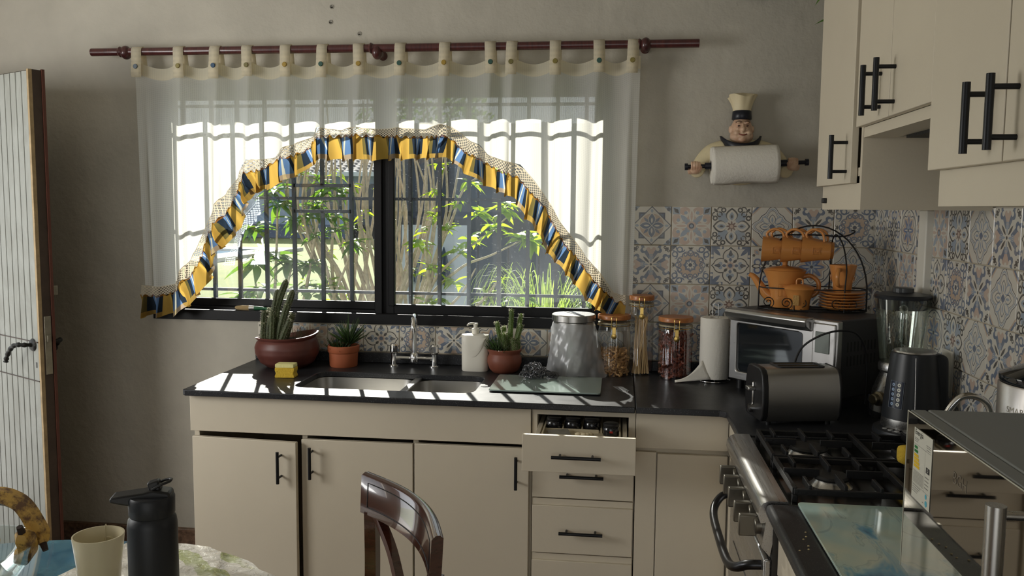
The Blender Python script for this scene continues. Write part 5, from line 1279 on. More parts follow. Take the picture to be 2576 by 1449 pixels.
for x, y, r_ in ((.50, -1.085, .048), (.50, -1.33, .040), (.77, -1.085, .035), (.77, -1.33, .045)):
    b_ = part('burner', CK(MB().lathe([(r_*1.2, .889), (r_*1.1, .892), (r_*.95, .900), (r_*.9, .9045), (0, .9045)], (x, y, 0), 32)), STEEL, ck, smooth=40)
    part('burner_cap', CK(MB().lathe([(r_*1.0, .905), (r_*1.02, .909), (r_*.92, .914), (0, .9145)], (x, y, 0), 32)), BCAP, b_, smooth=40)
GRM = mat('cast_iron', (.013, .013, .014, 1), .5, .2, bump=.15, bscale=160)
def grate(y0, y1, bx):
    m = MB(); h0, h1 = .906, .923; t = .005
    for y in (y0, y1): m.box(.39, y-t, h0, .915, y+t, h1-.004)
    for x in (.392, .635, .913): m.box(x-t, y0, h0, x+t, y1, h1-.002)
    for x in bx:
        yc = (y0+y1)/2
        for s in (-1, 1):
            m.box(x+s*.03-.0 if s > 0 else x-.11, yc-.0035, h0+.004, x+.11 if s > 0 else x-.03, yc+.0035, h1+.006)
            m.box(x-.0035, yc+s*.03 if s > 0 else y0, h0+.004, x+.0035, y1 if s > 0 else yc-.03, h1+.006)
            m.box(x+s*.075-.0035, y0 if s > 0 else yc+.05, h0+.004, x+s*.075+.0035, yc-.05 if s > 0 else y1, h1+.004)
            m.box(x-s*.075-.0035, y0 if s > 0 else yc+.05, h0+.004, x-s*.075+.0035, yc-.05 if s > 0 else y1, h1+.004)
    for x in (.392, .635, .913):
        for y in (y0, y1): m.box(x-.006, y-.006, .889, x+.006, y+.006, h0)
    part('grate', CK(m), GRM, ck, bevel=.0012)
grate(-1.20, -.962, (.50, .77)); grate(-1.462, -1.222, (.50, .77))
single('yellow_sponge', MB().box(-.03, -.02, 0, .03, .02, .045), SPY, 'small yellow sponge on the cooker grate just beside the microwave', 'sponge', (.700, -1.252, .9245), .3, bevel=.012)

# ------------------------------------------------------------------ marbled glass worktop saver and microwave
def marble_glass():
    m = mat('marbled_glass', srgb(176, 204, 190), .08, coat=.6); g = NT(m); b = g.N['Principled BSDF']
    tc = g.new('ShaderNodeTexCoord'); mp = g.new('ShaderNodeMapping'); mp.inputs['Rotation'].default_value = (0, 0, .9); mp.inputs['Scale'].default_value = (9, 3.2, 1); mp.inputs['Location'].default_value = (.2, .35, 0)
    g.L.new(tc.outputs['Object'], mp.inputs[0])
    n1 = g.noise(1, 4, .55, mp.outputs[0], .8); n2 = g.noise(5, 3, .6)
    c = g.mix(g.ramp(n2, .4, .62), srgb(206, 214, 190), srgb(178, 206, 200)); c = g.mix(g.ramp(n1, .51, .58), c, srgb(98, 160, 186)); c = g.mix(g.ramp(n1, .59, .66), c, srgb(44, 104, 142))
    vein = g.ramp((n1-.5).abs(), .012, .0); c = g.mix(vein*.35, c, srgb(96, 120, 130)); g.L.new(c, b.inputs['Base Color']); return m
MG = marble_glass()
gs = thing('worktop_saver', 'pale green and blue marbled glass worktop saver beside the cooker', 'worktop saver', (.39, -1.49, ZC+.0005), 0)
part('glass_sheet', MB().slab(rrect(.0, -.40, .40, -.008, .012), [], .0025, .0075, XY), MG, gs, bevel=.0015)
m_ = MB()
for x, y in ((.02, -.03), (.38, -.03), (.02, -.38), (.38, -.38)): m_.lathe([(.006, 0), (.006, .0025)], (x, y, 0), 10)
part('feet', m_, BLACKPLASTIC, gs)
crumb = MB(); rg = random.Random(2)
for k in range(6): crumb.ell((.355+rg.uniform(-.012, .022), -1.70+rg.uniform(-.06, .05), ZC+.0012), (.0022, .0018, .0012), 6, 4)
o = single('crumbs', crumb, mat('crumb', srgb(206, 186, 140), .8), 'scattered crumbs on the near black worktop edge', 'crumbs', smooth=60); o['kind'] = 'stuff'
mw = thing('microwave', 'grey microwave oven with mirror glass door in the right foreground', 'microwave', (.68, -2.09, ZC+.009))
MW = lambda m: CW(m, mw)
GREY = mat('grey_enamel', srgb(146, 150, 150), .45, .35, bump=.02, bscale=300)
Z0_, Z1_ = ZC+.021, 1.19
part('case', MW(MB().box(.524, -2.332, Z0_, .90, -1.843, Z1_)), GREY, mw, bevel=.003)
part('door_frame', MW(MB().box(.497, -2.332, Z0_, .522, -1.843, Z1_-.001)), GREY, mw, bevel=.002)
MIRR = mat('mirror_glass', (.34, .315, .28, 1), .03, 1); 
part('door_glass', MW(MB().box(.4935, -2.331, Z0_+.002, .4968, -1.844, Z1_-.003)), MIRR, mw, bevel=.0008)
part('glass_edge', MW(MB().tube([(.4935, -2.33, Z1_-.0025), (.4935, -1.8435, Z1_-.0025), (.4935, -1.8435, Z0_+.002)], .0011, 6)), mat('edge_light', srgb(190, 188, 172), .3), mw)
part('handle', MW(MB().cyl((.450, -2.292, .955), (.450, -2.292, 1.178), .0115, n=20).cyl((.450, -2.292, 1.166), (.494, -2.292, 1.166), .0055, n=12).cyl((.450, -2.292, .967), (.494, -2.292, .967), .0055, n=12)), STEELZ, mw, smooth=40)
part('handle_washer', MW(MB().cyl((.486, -2.292, 1.166), (.4938, -2.292, 1.166), .011, n=16)), BLACKPLASTIC, mw, smooth=40)
for x, y in ((.55, -1.88), (.55, -2.29), (.86, -1.88), (.86, -2.29)): part('foot', MW(MB().cyl((x, y, ZC+.009), (x, y, Z0_), .012)), BLACKPLASTIC, mw)
# energy label: white card with printed arrows and lettering
YA, YB_, ZA, ZB_ = -1.881, -1.963, 1.052, 1.169
LP = lambda a, b, d=0: (.4930-d, YA+(YB_-YA)*a, ZA+(ZB_-ZA)*b)
m_ = MB(); m_.add([LP(0, 0), LP(1, 0), LP(1, 1), LP(0, 1), LP(0, 0, .0005), LP(1, 0, .0005), LP(1, 1, .0005), LP(0, 1, .0005)], [(0, 1, 2, 3), (4, 5, 6, 7), (0, 1, 5, 4), (1, 2, 6, 5), (2, 3, 7, 6), (3, 0, 4, 7)])
el = part('energy_label', m_, mat('label_paper', srgb(214, 212, 198), .5), mw); el.location = Vector((0, 0, 0))-Vector(mw.location); 
INKM = mat('label_ink', srgb(40, 40, 42), .6)
def bars(name, rects, mt, d=.0008):
    m = MB()
    for a0, b0, a1, b1 in rects: m.add([LP(a0, b0, d), LP(a1, b0, d), LP(a1, b1, d), LP(a0, b1, d)], [(0, 1, 2, 3)])
    return part(name, m, mt, el)
bars('green_arrow', [(.06, .715, .24, .755)], mat('print_green', srgb(30, 120, 56), .6)); bars('green_arrow', [(.06, .66, .27, .70)], MATS['print_green'])
for b0, wd in ((.60, .3), (.55, .33), (.50, .36), (.45, .38)): bars('yellow_arrow', [(.06, b0, wd, b0+.042)], mat('print_yellow', srgb(232, 190, 30), .6))
bars('grade_box', [(.74, .49, .93, .57)], INKM)
lines = [(.05, .86+.0, .3, .868), (.05, .84, .26, .848), (.7, .86, .93, .868), (.72, .835, .93, .843), (.05, .815, .24, .823), (.72, .8, .93, .808), (.04, .775, .96, .779), (.66, .2, .665, .775)]
lines += [(.05, .40-.018*k, .62, .406-.018*k) for k in range(10)] + [(.7, .42-.05*k, .9, .432-.05*k) for k in range(4)] + [(.05, .19-.03*k, .5-.06*k, .198-.03*k) for k in range(4)] + [(.62, .05, .7, .06), (.04, .21, .96, .213)]
bars('fine_print', lines, mat('print_grey', srgb(130, 128, 122), .6))
for a, b, r_ in ((.8, .165, .05), (.82, .07, .062)):
    m = MB(); P = [LP(a+r_*math.cos(q), b+r_*.7*math.sin(q), .0008) for q in [2*PI*k/14 for k in range(14)]]; m.add(P, [tuple(range(14))]); part('blue_seal', m, mat('print_cyan', srgb(90, 180, 200), .6), el)
def lt(body, a, b, size, mt, d=.0009): return part('lettering', text_mb(body, size, lambda x, y: (.4930-d, YA+(YB_-YA)*a-x, ZA+(ZB_-ZA)*b+y)), mt, el)
lt('Energía', .06, .915, .0125, INKM); lt('D', .80, .508, .0085, mat('label_white', srgb(225, 222, 210), .5), .0012)
o = part('lettering', text_mb('BGH', .026, lambda x, y: (.4932, -2.046-x, 1.128+y)), mat('faint_print', srgb(112, 102, 88), .4), mw); o.location = -Vector(mw.location)
# steel pot and cylindrical cooker behind the microwave
po = thing('steel_pot', 'steel pot with a tall arched chrome handle behind the microwave', 'pot', (.650, -1.685, ZC+.0085))
part('pot_body', MB().lathe([(0, 0), (.07, 0), (.074, .005), (.075, .19), (.078, .195), (.076, .197), (0, .197)], n=40), STEELZ, po, smooth=40)
part('arched_handle', MB().tube(spl([(-.041, 0, .19), (-.040, 0, .235), (-.018, 0, .274), (.008, 0, .282), (.034, 0, .268), (.044, 0, .235), (.045, 0, .19)], 6), .0062, 12), CHROME, po, smooth=60)
ac = thing('multi_cooker', 'round brushed steel cooker with dark glass lid behind the microwave', 'cooker', (.842, -1.615, ZC+.0005))
part('drum', MB().lathe([(0, 0), (.1, 0), (.104, .006), (.104, .30), (.102, .303), (0, .303)], n=56), steel('drum_steel', (.5, .47, .44, 1), .35, 2), ac, smooth=40)
part('lid', MB().lathe([(.1, .304), (.103, .308), (.103, .318), (.06, .338), (.0, .344)], n=48), OVG, ac, smooth=40)
part('lid_handle', MB().tube(spl([(-.04, 0, .336), (-.03, 0, .362), (.0, 0, .37), (.03, 0, .362), (.04, 0, .336)], 5), .008, 10, sx=1.6), BLACKPLASTIC, ac, smooth=60)
A0 = math.atan2(-.70, -.66)-.62
def wrap(x, y): a = A0+x/.104; return (.1044*math.cos(a), .1044*math.sin(a), .252+y)
part('lettering', text_mb('SMARTLIFE', .016, wrap), mat('raised_letters', srgb(170, 164, 152), .4, .5), ac)
# ------------------------------------------------------------------ dining table with its cloth, and what stands on it
ZTB = .752
tb = thing('dining_table', 'round dining table with blue glass top in the left foreground', 'table', (-1.12, -2.215, 0))
BG = mat('blue_glass', srgb(128, 180, 196), .08, var=.5, vscale=7, coat=.6, color2=srgb(70, 124, 156))
part('table_top', MB().lathe([(0, ZTB-.012), (.652, ZTB-.012), (.656, ZTB-.008), (.656, ZTB-.003), (.652, ZTB), (0, ZTB)], n=96), BG, tb, smooth=40)
part('pedestal', MB().lathe([(0, .0), (.28, 0), (.28, .03), (.06, .06), (.05, .7), (.2, ZTB-.013), (0, ZTB-.013)], n=40), DE, tb, smooth=40)
def cloth_mat():
    m = mat('printed_vinyl', srgb(222, 216, 204), .3, coat=.3); g = NT(m); b = g.N['Principled BSDF']
    tc = g.new('ShaderNodeTexCoord'); sp = g.new('ShaderNodeSeparateXYZ'); g.L.new(tc.outputs['Object'], sp.inputs[0])
    x, y = X(g, sp.outputs[0]), X(g, sp.outputs[1]); wob = (g.noise(6, 3, .6)-.5)*.3
    st = ((x*42+y*60+wob*30).sin()); area = g.ramp(g.noise(4.2, 3, .5), .45, .55); leafm = (st*.5+.5).gt(.45)*area*g.ramp(x, -.02, -.06)
    c = g.mix(leafm*.8, srgb(222, 216, 204), srgb(150, 160, 66)); pk = g.ramp(g.noise(7, 3, .5), .58, .64); c = g.mix(pk*.5, c, srgb(196, 172, 160))
    g.L.new(c, b.inputs['Base Color'])
    n1 = g.noise(38, 4, .62, None, 2.0); n2 = g.noise(14, 3, .6, None, 1.2); bp = g.new('ShaderNodeBump'); bp.inputs['Strength'].default_value = .6; bp.inputs['Distance'].default_value = .012
    g.L.new((n1+n2*1.6).s, bp.inputs['Height']); g.L.new(bp.outputs[0], b.inputs['Normal']); return m
P0, P1 = (-1.098, -1.572), (-1.165, -1.86)      # the cloth's straight left border
def clothpts():
    c = (-1.12, -2.215); R_ = .668; out = []
    a0 = math.atan2(P0[1]-c[1], P0[0]-c[0]); a1 = -1.9
    for k in range(49):
        a = a0+(a1-a0)*k/48; r = R_+.006*math.sin(k*2.1)+.004*math.sin(k*5.3); out.append((c[0]+r*math.cos(a), c[1]+r*math.sin(a)))
    return out
ring = clothpts()
def clf(u, v):
    i = min(int(u*48), 47); t = u*48-i; e = Vector(ring[i]).lerp(Vector(ring[i+1]), t)
    s = Vector(P0).lerp(Vector((P0[0]-.30, P0[1]-1.28)), u); p = s.lerp(e, v)
    z = ZTB+.0035+.0022*noise.noise(Vector((p.x*14, p.y*14, 0)))+.0012*noise.noise(Vector((p.x*40, p.y*40, 3)))
    return (p.x, p.y, max(ZTB+.0012, z)-(.006 if v > .985 else 0)*0)
m_ = MB().grid(120, 60, clf)
m_.grid(120, 5, lambda u, v: (lambda p: (p[0]+(p[0]+1.12)*.010*v, p[1]+(p[1]+2.215)*.010*v, p[2]-.12*v))(clf(u, 1)))
tc_ = single('tablecloth', m_, cloth_mat(), 'crinkled white vinyl tablecloth with green leaf print over half the table', 'tablecloth', smooth=180)
ZS = ZTB+.0062
mug = thing('white_mug', 'plain cream mug without a visible handle on the tablecloth', 'mug', (-1.003, -1.832, ZS), 2.4)
part('mug_body', MB().lathe([(0, 0), (.033, 0), (.036, .004), (.041, .06), (.0475, .118), (.0475, .121), (.0445, .121), (.0385, .06), (.033, .01), (0, .008)], n=48), mat('mug_glaze', srgb(212, 202, 172), .25, coat=.3), mug, smooth=50)
part('handle', MB().tube(spl([(0, .040, .095), (0, .066, .10), (0, .075, .07), (0, .062, .04), (0, .037, .035)], 5), .0052, 10, sx=1.5), MATS['mug_glaze'], mug, smooth=60)
part('tea_string', MB().tube(spl([(.01, .012, .02), (.0, .03, .07), (-.005, .0405, .118), (-.006, .049, .122), (-.006, .048, .10)], 4), .0007, 5), mat('string', srgb(200, 190, 160), .9), mug)
mug.rotation_euler = (0, 0, .15)
BM_ = mat('bottle_black', (.011, .013, .017, 1), .45, bump=.05, bscale=400)
bo = thing('water_bottle', 'matte black insulated water bottle with fold-down spout lid', 'bottle', (-.822, -1.945, ZS), .3)
part('bottle_body', MB().lathe([(0, 0), (.040, 0), (.0425, .004), (.0425, .195), (.0405, .207), (.036, .214), (.0, .214)], n=48), BM_, bo, smooth=40)
part('lid', MB().lathe([(0, .213), (.0375, .213), (.039, .216), (.0395, .245), (.037, .249), (0, .249)], n=48), BM_, bo, smooth=40)
part('lid_bridge', MB().prism([(-.039, .235), (.0, .235), (.037, .240), (.034, .256), (.005, .262), (-.012, .258), (-.040, .255), (-.066, .252), (-.068, .243), (-.060, .240)], -.018, .018, lambda a, b, d: (a, d, b)), BLACKPLASTIC, bo, bevel=.004)
part('spout', MB().box(-.004, -.010, .256, .016, .010, .275, R=Matrix.Rotation(-.25, 3, 'Y')), BLACKPLASTIC, bo, bevel=.003)
part('carry_loop', MB().tube(spl([(.004, -.014, .262), (.018, -.014, .270), (.032, -.008, .274), (.034, .0, .275), (.032, .008, .274), (.018, .014, .270), (.004, .014, .262)], 4), .0025, 8), BLACKPLASTIC, bo, smooth=60)
fb = thing('fruit_bowl', 'clear glass fruit bowl at the left edge of the table', 'bowl', (-1.262, -1.872, ZTB))
CB = thin('bowl_glass', (.95, .98, 1, 1), .09, (.93, .96, .95, 1), rough=.03)
part('glass_bowl', MB().lathe([(0, .001), (.05, .001), (.085, .022), (.112, .058), (.124, .096), (.126, .099), (.122, .099), (.109, .06), (.082, .026), (.05, .006), (0, .006)], n=64), CB, fb, smooth=50)
def banana_mat():
    m = mat('banana_skin', srgb(176, 138, 62), .5); g = NT(m); b = g.N['Principled BSDF']
    n = g.noise(26, 5, .7); n2 = g.noise(75, 3, .6); c = g.mix(g.ramp(n, .46, .6), srgb(186, 148, 70), srgb(96, 66, 36)); c = g.mix(g.ramp(n2, .62, .7)*.7, c, srgb(40, 26, 18)); g.L.new(c, b.inputs['Base Color']); return m
BAN = banana_mat(); TIP = mat('banana_tip', srgb(44, 32, 26), .8)
def banana(label, pts, rr=.019):
    c = Vector(pts[0]); P = [p-c for p in spl(pts, 6)]; n = len(P)
    t = thing('banana', label, 'banana', tuple(c), 0, 'overripe bananas in the glass bowl')
    rad = [rr*min(1, .35+3.2*min(i/n, 1))*(1 if i < n*.8 else max(.35, 1-2.9*(i/n-.8))) for i in range(n)]
    part('peel', MB().tube(P, rad, 5), BAN, t, smooth=30)
    part('stalk_end', MB().tube([P[-1], P[-1]+(P[-1]-P[-2]).normalized()*.016], [rr*.38, rr*.3], 6), TIP, t, smooth=30)
    part('blossom_end', MB().tube([P[0]-(P[1]-P[0]).normalized()*.007, P[0]], [rr*.22, rr*.36], 6), TIP, t, smooth=30)
banana('speckled banana arching highest over the fruit bowl rim', [(-1.315, -1.80, .895), (-1.262, -1.79, .928), (-1.205, -1.785, .915), (-1.165, -1.79, .868), (-1.145, -1.80, .84)], .0195)
banana('speckled banana lying in front, its dark blossom end towards the camera', [(-1.172, -1.905, .872), (-1.200, -1.885, .885), (-1.245, -1.872, .885), (-1.30, -1.868, .87)], .0205)
banana('browned banana with black stalk end standing against the bowl rim', [(-1.205, -1.80, .80), (-1.172, -1.815, .825), (-1.160, -1.83, .855), (-1.158, -1.842, .878)], .020)
single('green_mango', MB().ell((0, 0, 0), (.046, .038, .034), 28, 18, R=Matrix.Rotation(.4, 3, 'Z')), leafmat('mango_skin', srgb(126, 146, 84), srgb(120, 140, 60), .05, .35, srgb(104, 130, 74)), 'smooth green mango lying in the glass bowl under the bananas', 'mango', (-1.222, -1.905, ZTB+.0465), smooth=180)
single('green_mango', MB().ell((0, 0, 0), (.042, .036, .034), 28, 18), MATS['mango_skin'], 'green mango at the back of the glass bowl, mostly hidden by bananas', 'mango', (-1.275, -1.835, ZTB+.048), smooth=180)

# ------------------------------------------------------------------ chair
chm = wood('dark_chair_wood', srgb(74, 40, 30), srgb(52, 27, 22), .16, (3, 3, 16), .8)
ch = thing('dining_chair', 'glossy dark wood dining chair with curved back rail, pushed to the table', 'chair', (-.412, -1.745, 0), math.atan2(-.825, .565))
def railpt(u, v, d):   # u along, v up, d depth
    x = -.203+.406*u; y = .035*math.sin(PI*u)*1.15-.012; tilt = .05*(v-.5)*.09
    return Vector((x, y+d+tilt, .862+.088*v))
m_ = MB(); NU = 28
prof = [(.0, -.011), (0, .011), (.93, .0115), (1.0, .004), (1.0, -.004), (.93, -.0115)]
vs = []; fs = []
for i in range(NU+1):
    for v, d in prof: vs.append(railpt(i/NU, v, d))
n = len(prof)
for i in range(NU):
    for k in range(n): fs.append((i*n+k, i*n+(k+1) % n, (i+1)*n+(k+1) % n, (i+1)*n+k))
fs += [tuple(range(n-1, -1, -1)), tuple(NU*n+k for k in range(n))]
m_.add(vs, fs); part('back_rail', m_, chm, ch, smooth=50)
LINE = mat('carved_line', (.006, .004, .004, 1), .6)
for d in (-.0112,):
    o = part('carved_groove', MB().tube([railpt(u, v, d*(1.02)) for u, v in [(.06+.88*k/24, .2) for k in range(25)]+[(.94, .8)]+[(.94-.88*k/24, .8) for k in range(1, 25)]], .0014, 5, closed=True), LINE, ch)
for s in (-1, 1):
    x = s*.182
    m_ = MB().tube(spl([(x*1.02, .004, 0), (x, -.02, .25), (x, -.022, .46), (x, -.006, .70), (x*1.0, -.006, .868)], 6), .0185, 4, sx=.85, up=(1, 1, 0)); part('leg', m_, chm, ch, smooth=30)
    m_ = MB().tube([(s*.19, -.40, 0), (s*.185, -.39, .43)], [.015, .02], 4, up=(1, 1, 0)); part('leg', m_, chm, ch, smooth=30)
    m_ = MB().tube(spl([(s*.165, .0, .868), (s*.105, .014, .80), (s*.035, .016, .70), (s*.0, .014, .65), (-s*.06, .010, .575), (-s*.150, -.006, .50)], 6), .0125, 4, sx=1.2, up=(0, 1, 0)); part('cross_slat', m_, chm, ch, smooth=30)
    part('stretcher', MB().cyl((s*.186, -.01, .2), (s*.187, -.39, .2), .009, n=8), chm, ch, smooth=40)
part('lower_rail', MB().box(-.175, -.026, .47, .175, -.006, .505), chm, ch, bevel=.004)
part('seat', MB().slab(rrect(-.205, -.42, .205, -.03, .03), [], .43, .455, XY), chm, ch, bevel=.006)
part('seat_pad', MB().slab(rrect(-.19, -.405, .19, -.05, .03), [], .4555, .478, XY), mat('seat_cloth', srgb(120, 96, 70), .9), ch, bevel=.009)
# ------------------------------------------------------------------ garden beyond the window
def lawn_mat():
    m = mat('lawn_grass', srgb(150, 158, 84), .9); g = NT(m); b = g.N['Principled BSDF']
    n = g.noise(2.2, 5, .7); n2 = g.noise(60, 3, .7); c = g.mix(g.ramp(n, .35, .65), srgb(112, 122, 46), srgb(84, 104, 36)); c = g.mix(n2*.4, c, srgb(134, 134, 66)); g.L.new(c, b.inputs['Base Color']); return m
gz = lambda y: .02+.33*min(1, max(0, (y-.9)/3.0))
m_ = MB().grid(60, 50, lambda u, v: (-40+60*u, .2+44*v*v, gz(.2+44*v*v)+.012*noise.noise(Vector((u*30, v*40, 0)))-.02))
ln = struct('floor_garden', m_, lawn_mat(), smooth=180)
m_ = MB().box(-14, -9, -.12, XL-.2, .2, -.03); struct('floor_patio', m_, mat('patio_concrete', srgb(176, 170, 158), .85, var=.2, vscale=3))
# pool with pale coping
pl = thing('swimming_pool', 'pale-edged blue swimming pool in the lawn, far left through the window', 'pool', (-10.9, 15.6, .36))
part('coping', MB().slab([(-4.5, -2.9), (2.55, -2.9), (2.55, 2.9), (-4.5, 2.9)], [[(-4, -2.2), (1.75, -2.2), (1.75, 1.9), (-4, 1.9)]], -.02, .06, XY), mat('coping_stone', srgb(170, 168, 160), .8), pl)
part('water', MB().box(-4, -2.2, -.02, 1.75, 1.9, .0), mat('pool_water', srgb(96, 160, 206), .06, bump=.1, bscale=3, coat=.3), pl)
# house beyond the lawn
hs = thing('neighbour_house', 'white shaded house with grey tiled roof beyond the lawn', 'house', (-14, 27, .35))
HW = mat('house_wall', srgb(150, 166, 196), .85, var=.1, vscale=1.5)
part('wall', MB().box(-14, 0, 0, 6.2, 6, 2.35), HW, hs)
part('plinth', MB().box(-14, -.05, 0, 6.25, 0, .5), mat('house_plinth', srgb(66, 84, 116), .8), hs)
for x in (-9.5, -5, -1.2, 2.4):
    f_ = part('window_frame', MB().box(x, -.06, .95, x+1.5, .0, 1.95), mat('house_frame', srgb(60, 66, 76), .5), hs); part('window_glass', MB().box(x+.08, -.07, 1.02, x+1.42, -.055, 1.88), OVG, f_)
part('door', MB().box(4.3, -.05, .0, 5.2, 0, 2.0), mat('house_door', srgb(54, 62, 80), .5), hs)
part('gutter', MB().box(-14.6, -.75, 2.25, 6.8, -.6, 2.4), mat('gutter_grey', srgb(190, 196, 204), .5), hs)
m_ = MB()
def tile_roof(u, v):
    x = -14.6+21.4*u; y = -.75+4.5*v; return (x, y, 2.38+1.75*v+.05*abs(math.sin(x*PI/.28))+.03*(v*18 % 1))
part('roof_tiles', MB().grid(640, 36, tile_roof), mat('roof_grey', srgb(110, 108, 106), .8, var=.35, vscale=9), hs, kind='stuff')
# slate painted board fence close to the window on the right
SL = mat('slate_board', srgb(46, 56, 74), .75, var=.2, vscale=6); SLD = mat('slate_rail', srgb(24, 28, 36), .7)
fc = thing('board_fence', 'dark slate fence of wide upright boards with a black rail outside the window', 'fence', (-.4, 4.5, 0))
bx0 = -2.15
for i in range(16):
    x = bx0+.285*i; part('fence_board', MB().box(x-fc.location.x, 0, gz(4.5)-.1, x+.268-fc.location.x, .025, 2.3+.01*math.sin(i*3)), SL, fc, bevel=.002)
part('added_gap_sheet', MB().box(bx0-fc.location.x, .026, gz(4.5)-.1, bx0+16*.285-fc.location.x, .034, 2.26), SLD, fc)  # added dark sheet, keeps daylight from showing through the board gaps
for z in (1.37, .55): part('fence_rail', MB().box(bx0-fc.location.x, -.045, z-.05, bx0+16*.285-fc.location.x, 0, z+.05), SLD, fc)
for i in range(4): part('fence_post', MB().box(bx0-fc.location.x+i*1.5, .035, gz(4.5)-.1, bx0-fc.location.x+.09+i*1.5, .1, 2.1), SLD, fc)
pn = single('leaning_panel', MB().box(-.31, -.012, 0, .31, .012, 1.02), mat('panel_white', srgb(176, 186, 200), .7, var=.12), 'pale grey board leaning on the slate fence behind the branches', 'panel', (-1.70, 4.40, gz(4.4)-.01)); pn.rotation_euler = (-.03, 0, 0)
# hanging dark blue rope skeins on the panel
for i, (x, lab) in enumerate(((-1.86, 'dark blue rope skein hanging on the pale panel, left one'), (-1.60, 'dark blue rope skein hanging on the pale panel, right one'))):
    m_ = MB(); rg = random.Random(i)
    for k in range(26):
        a = rg.uniform(-1, 1); m_.tube(spl([(0, 0, .36), (.045*a, -.012*rg.random(), .2), (.065*a+.02*rg.uniform(-1, 1), -.012*rg.random(), .0+.06*rg.random())], 3), .0042, 4)
    single('rope_skein', m_, mat('rope_blue', srgb(44, 60, 82), .9), lab, 'rope', (x, 4.368, .80), smooth=60, group='rope skeins on the panel')
# shrubs: woody stems and separate leaves
BARK = mat('bark', srgb(196, 184, 166), .9, var=.35, vscale=30, bump=.4, bscale=60)
L1 = leafmat('leaf_lime', srgb(104, 140, 28), srgb(176, 206, 40), .62, .4); L2 = leafmat('leaf_green', srgb(66, 104, 36), srgb(120, 164, 44), .5, .4); L3 = leafmat('leaf_deep', srgb(60, 96, 48), srgb(120, 160, 70), .45, .4)
lm1 = mesh_of('leaf', leaf_mb(1, .21, .3), L1); lm2 = mesh_of('leaf', leaf_mb(1, .17, .35), L2); lm3 = mesh_of('leaf', leaf_mb(1, .23, .4), L3)
for q in (lm1, lm2, lm3): q.shade_smooth()
def whorl(rng, c, n, s0, s1, up=.35):
    out = []
    for k in range(n):
        a = k*2.4+rng.uniform(-.4, .4)
        out.append((Vector(c)+Vector((rng.uniform(-.012, .012), rng.uniform(-.012, .012), rng.uniform(-.03, .012))), (math.cos(a), math.sin(a), rng.uniform(-.5, up+.3)), rng.uniform(s0, s1), rng.uniform(-.5, .5)))
    return out
def stems(parent, paths, r0, base):
    for P in paths:
        Q = spl([Vector(p)-Vector(base) for p in P], 6); n = len(Q)
        part('branch', MB().tube(Q, [r0*(1-.75*i/n) for i in range(n)], 7), BARK, parent, smooth=60)
rg = random.Random(21)
# (a) leafy branch arching across the right pane
b = (-1.16, 1.25, gz(1.25)); sh = thing('leafy_shrub', 'lime green leafy shrub with long branches right of the window mullion', 'shrub', b)
A = [[(-1.16, 1.25, .05), (-1.12, 1.24, .7), (-1.02, 1.22, 1.08), (-.88, 1.2, 1.25), (-.68, 1.2, 1.40), (-.58, 1.18, 1.49)], [(-1.14, 1.25, .5), (-1.05, 1.24, .98), (-.86, 1.22, 1.19), (-.68, 1.2, 1.27), (-.5, 1.18, 1.36)],
     [(-1.1, 1.25, .7), (-1.0, 1.22, 1.2), (-.9, 1.2, 1.45), (-.82, 1.2, 1.64), (-.66, 1.2, 1.72)], [(-1.12, 1.24, .6), (-.98, 1.2, .9), (-.84, 1.18, 1.06), (-.76, 1.16, 1.2)], [(-1.02, 1.22, 1.08), (-1.04, 1.2, 1.3), (-1.0, 1.2, 1.5)], [(-1.0, 1.2, .85), (-.75, 1.15, 1.0), (-.62, 1.12, 1.16)]]
stems(sh, A, .0125, b)
sp_l = []
for c, n, s0, s1 in (((-.62, 1.18, 1.52), 16, .08, .13), ((-.68, 1.2, 1.42), 14, .08, .13), ((-.75, 1.2, 1.50), 12, .07, .12), ((-.52, 1.18, 1.38), 16, .08, .14), ((-.46, 1.18, 1.36), 14, .09, .15), ((-.60, 1.2, 1.55), 12, .06, .11), ((-.86, 1.2, 1.30), 9, .07, .11), ((-.80, 1.2, 1.36), 9, .07, .12), ((-1.0, 1.2, 1.5), 8, .05, .08), ((-.86, 1.2, 1.56), 10, .05, .09), ((-.92, 1.2, 1.42), 10, .05, .09),
                      ((-.80, 1.2, 1.66), 10, .06, .10), ((-.66, 1.2, 1.72), 9, .06, .10), ((-.62, 1.12, 1.16), 7, .04, .07), ((-.88, 1.18, 1.12), 10, .06, .12), ((-.98, 1.2, 1.02), 10, .06, .12), ((-1.0, 1.2, 1.2), 10, .08, .13), ((-1.08, 1.2, 1.34), 12, .08, .13), ((-1.05, 1.22, 1.0), 8, .06, .1), ((-.7, 1.18, 1.06), 6, .06, .1)):
    sp_l += whorl(rg, Vector(c)-Vector(b), n, s0, s1)
put_leaves(sh, lm1, sp_l)
# (b) bare woody stems by the mullion
b = (-1.42, 1.6, gz(1.6)); wd = thing('woody_bush', 'tall bush of bare grey woody stems behind the mullion', 'bush', b)
A = []
for k in range(46):
    x0 = -1.46+rg.uniform(-.16, .2); y0 = 1.6+rg.uniform(-.2, .25); x1 = x0+rg.uniform(-.42, .40); 
    A.append([(x0, y0, .05), (x0+rg.uniform(-.06, .06), y0, .5+rg.uniform(0, .2)), ((x0+x1)/2+rg.uniform(-.06, .06), y0+rg.uniform(-.1, .1), 1.05+rg.uniform(-.1, .1)), (x1, y0+rg.uniform(-.1, .1), 1.5), (x1+rg.uniform(-.12, .12), y0, 1.9+rg.uniform(-.1, .3))])
stems(wd, A, .0165, b)
sp_l = []
for k in range(30): sp_l += whorl(rg, Vector((-1.5+rg.uniform(-.42, .45), 1.55+rg.uniform(-.2, .2), rg.uniform(.8, 1.85)))-Vector(b), 6, .045, .085)
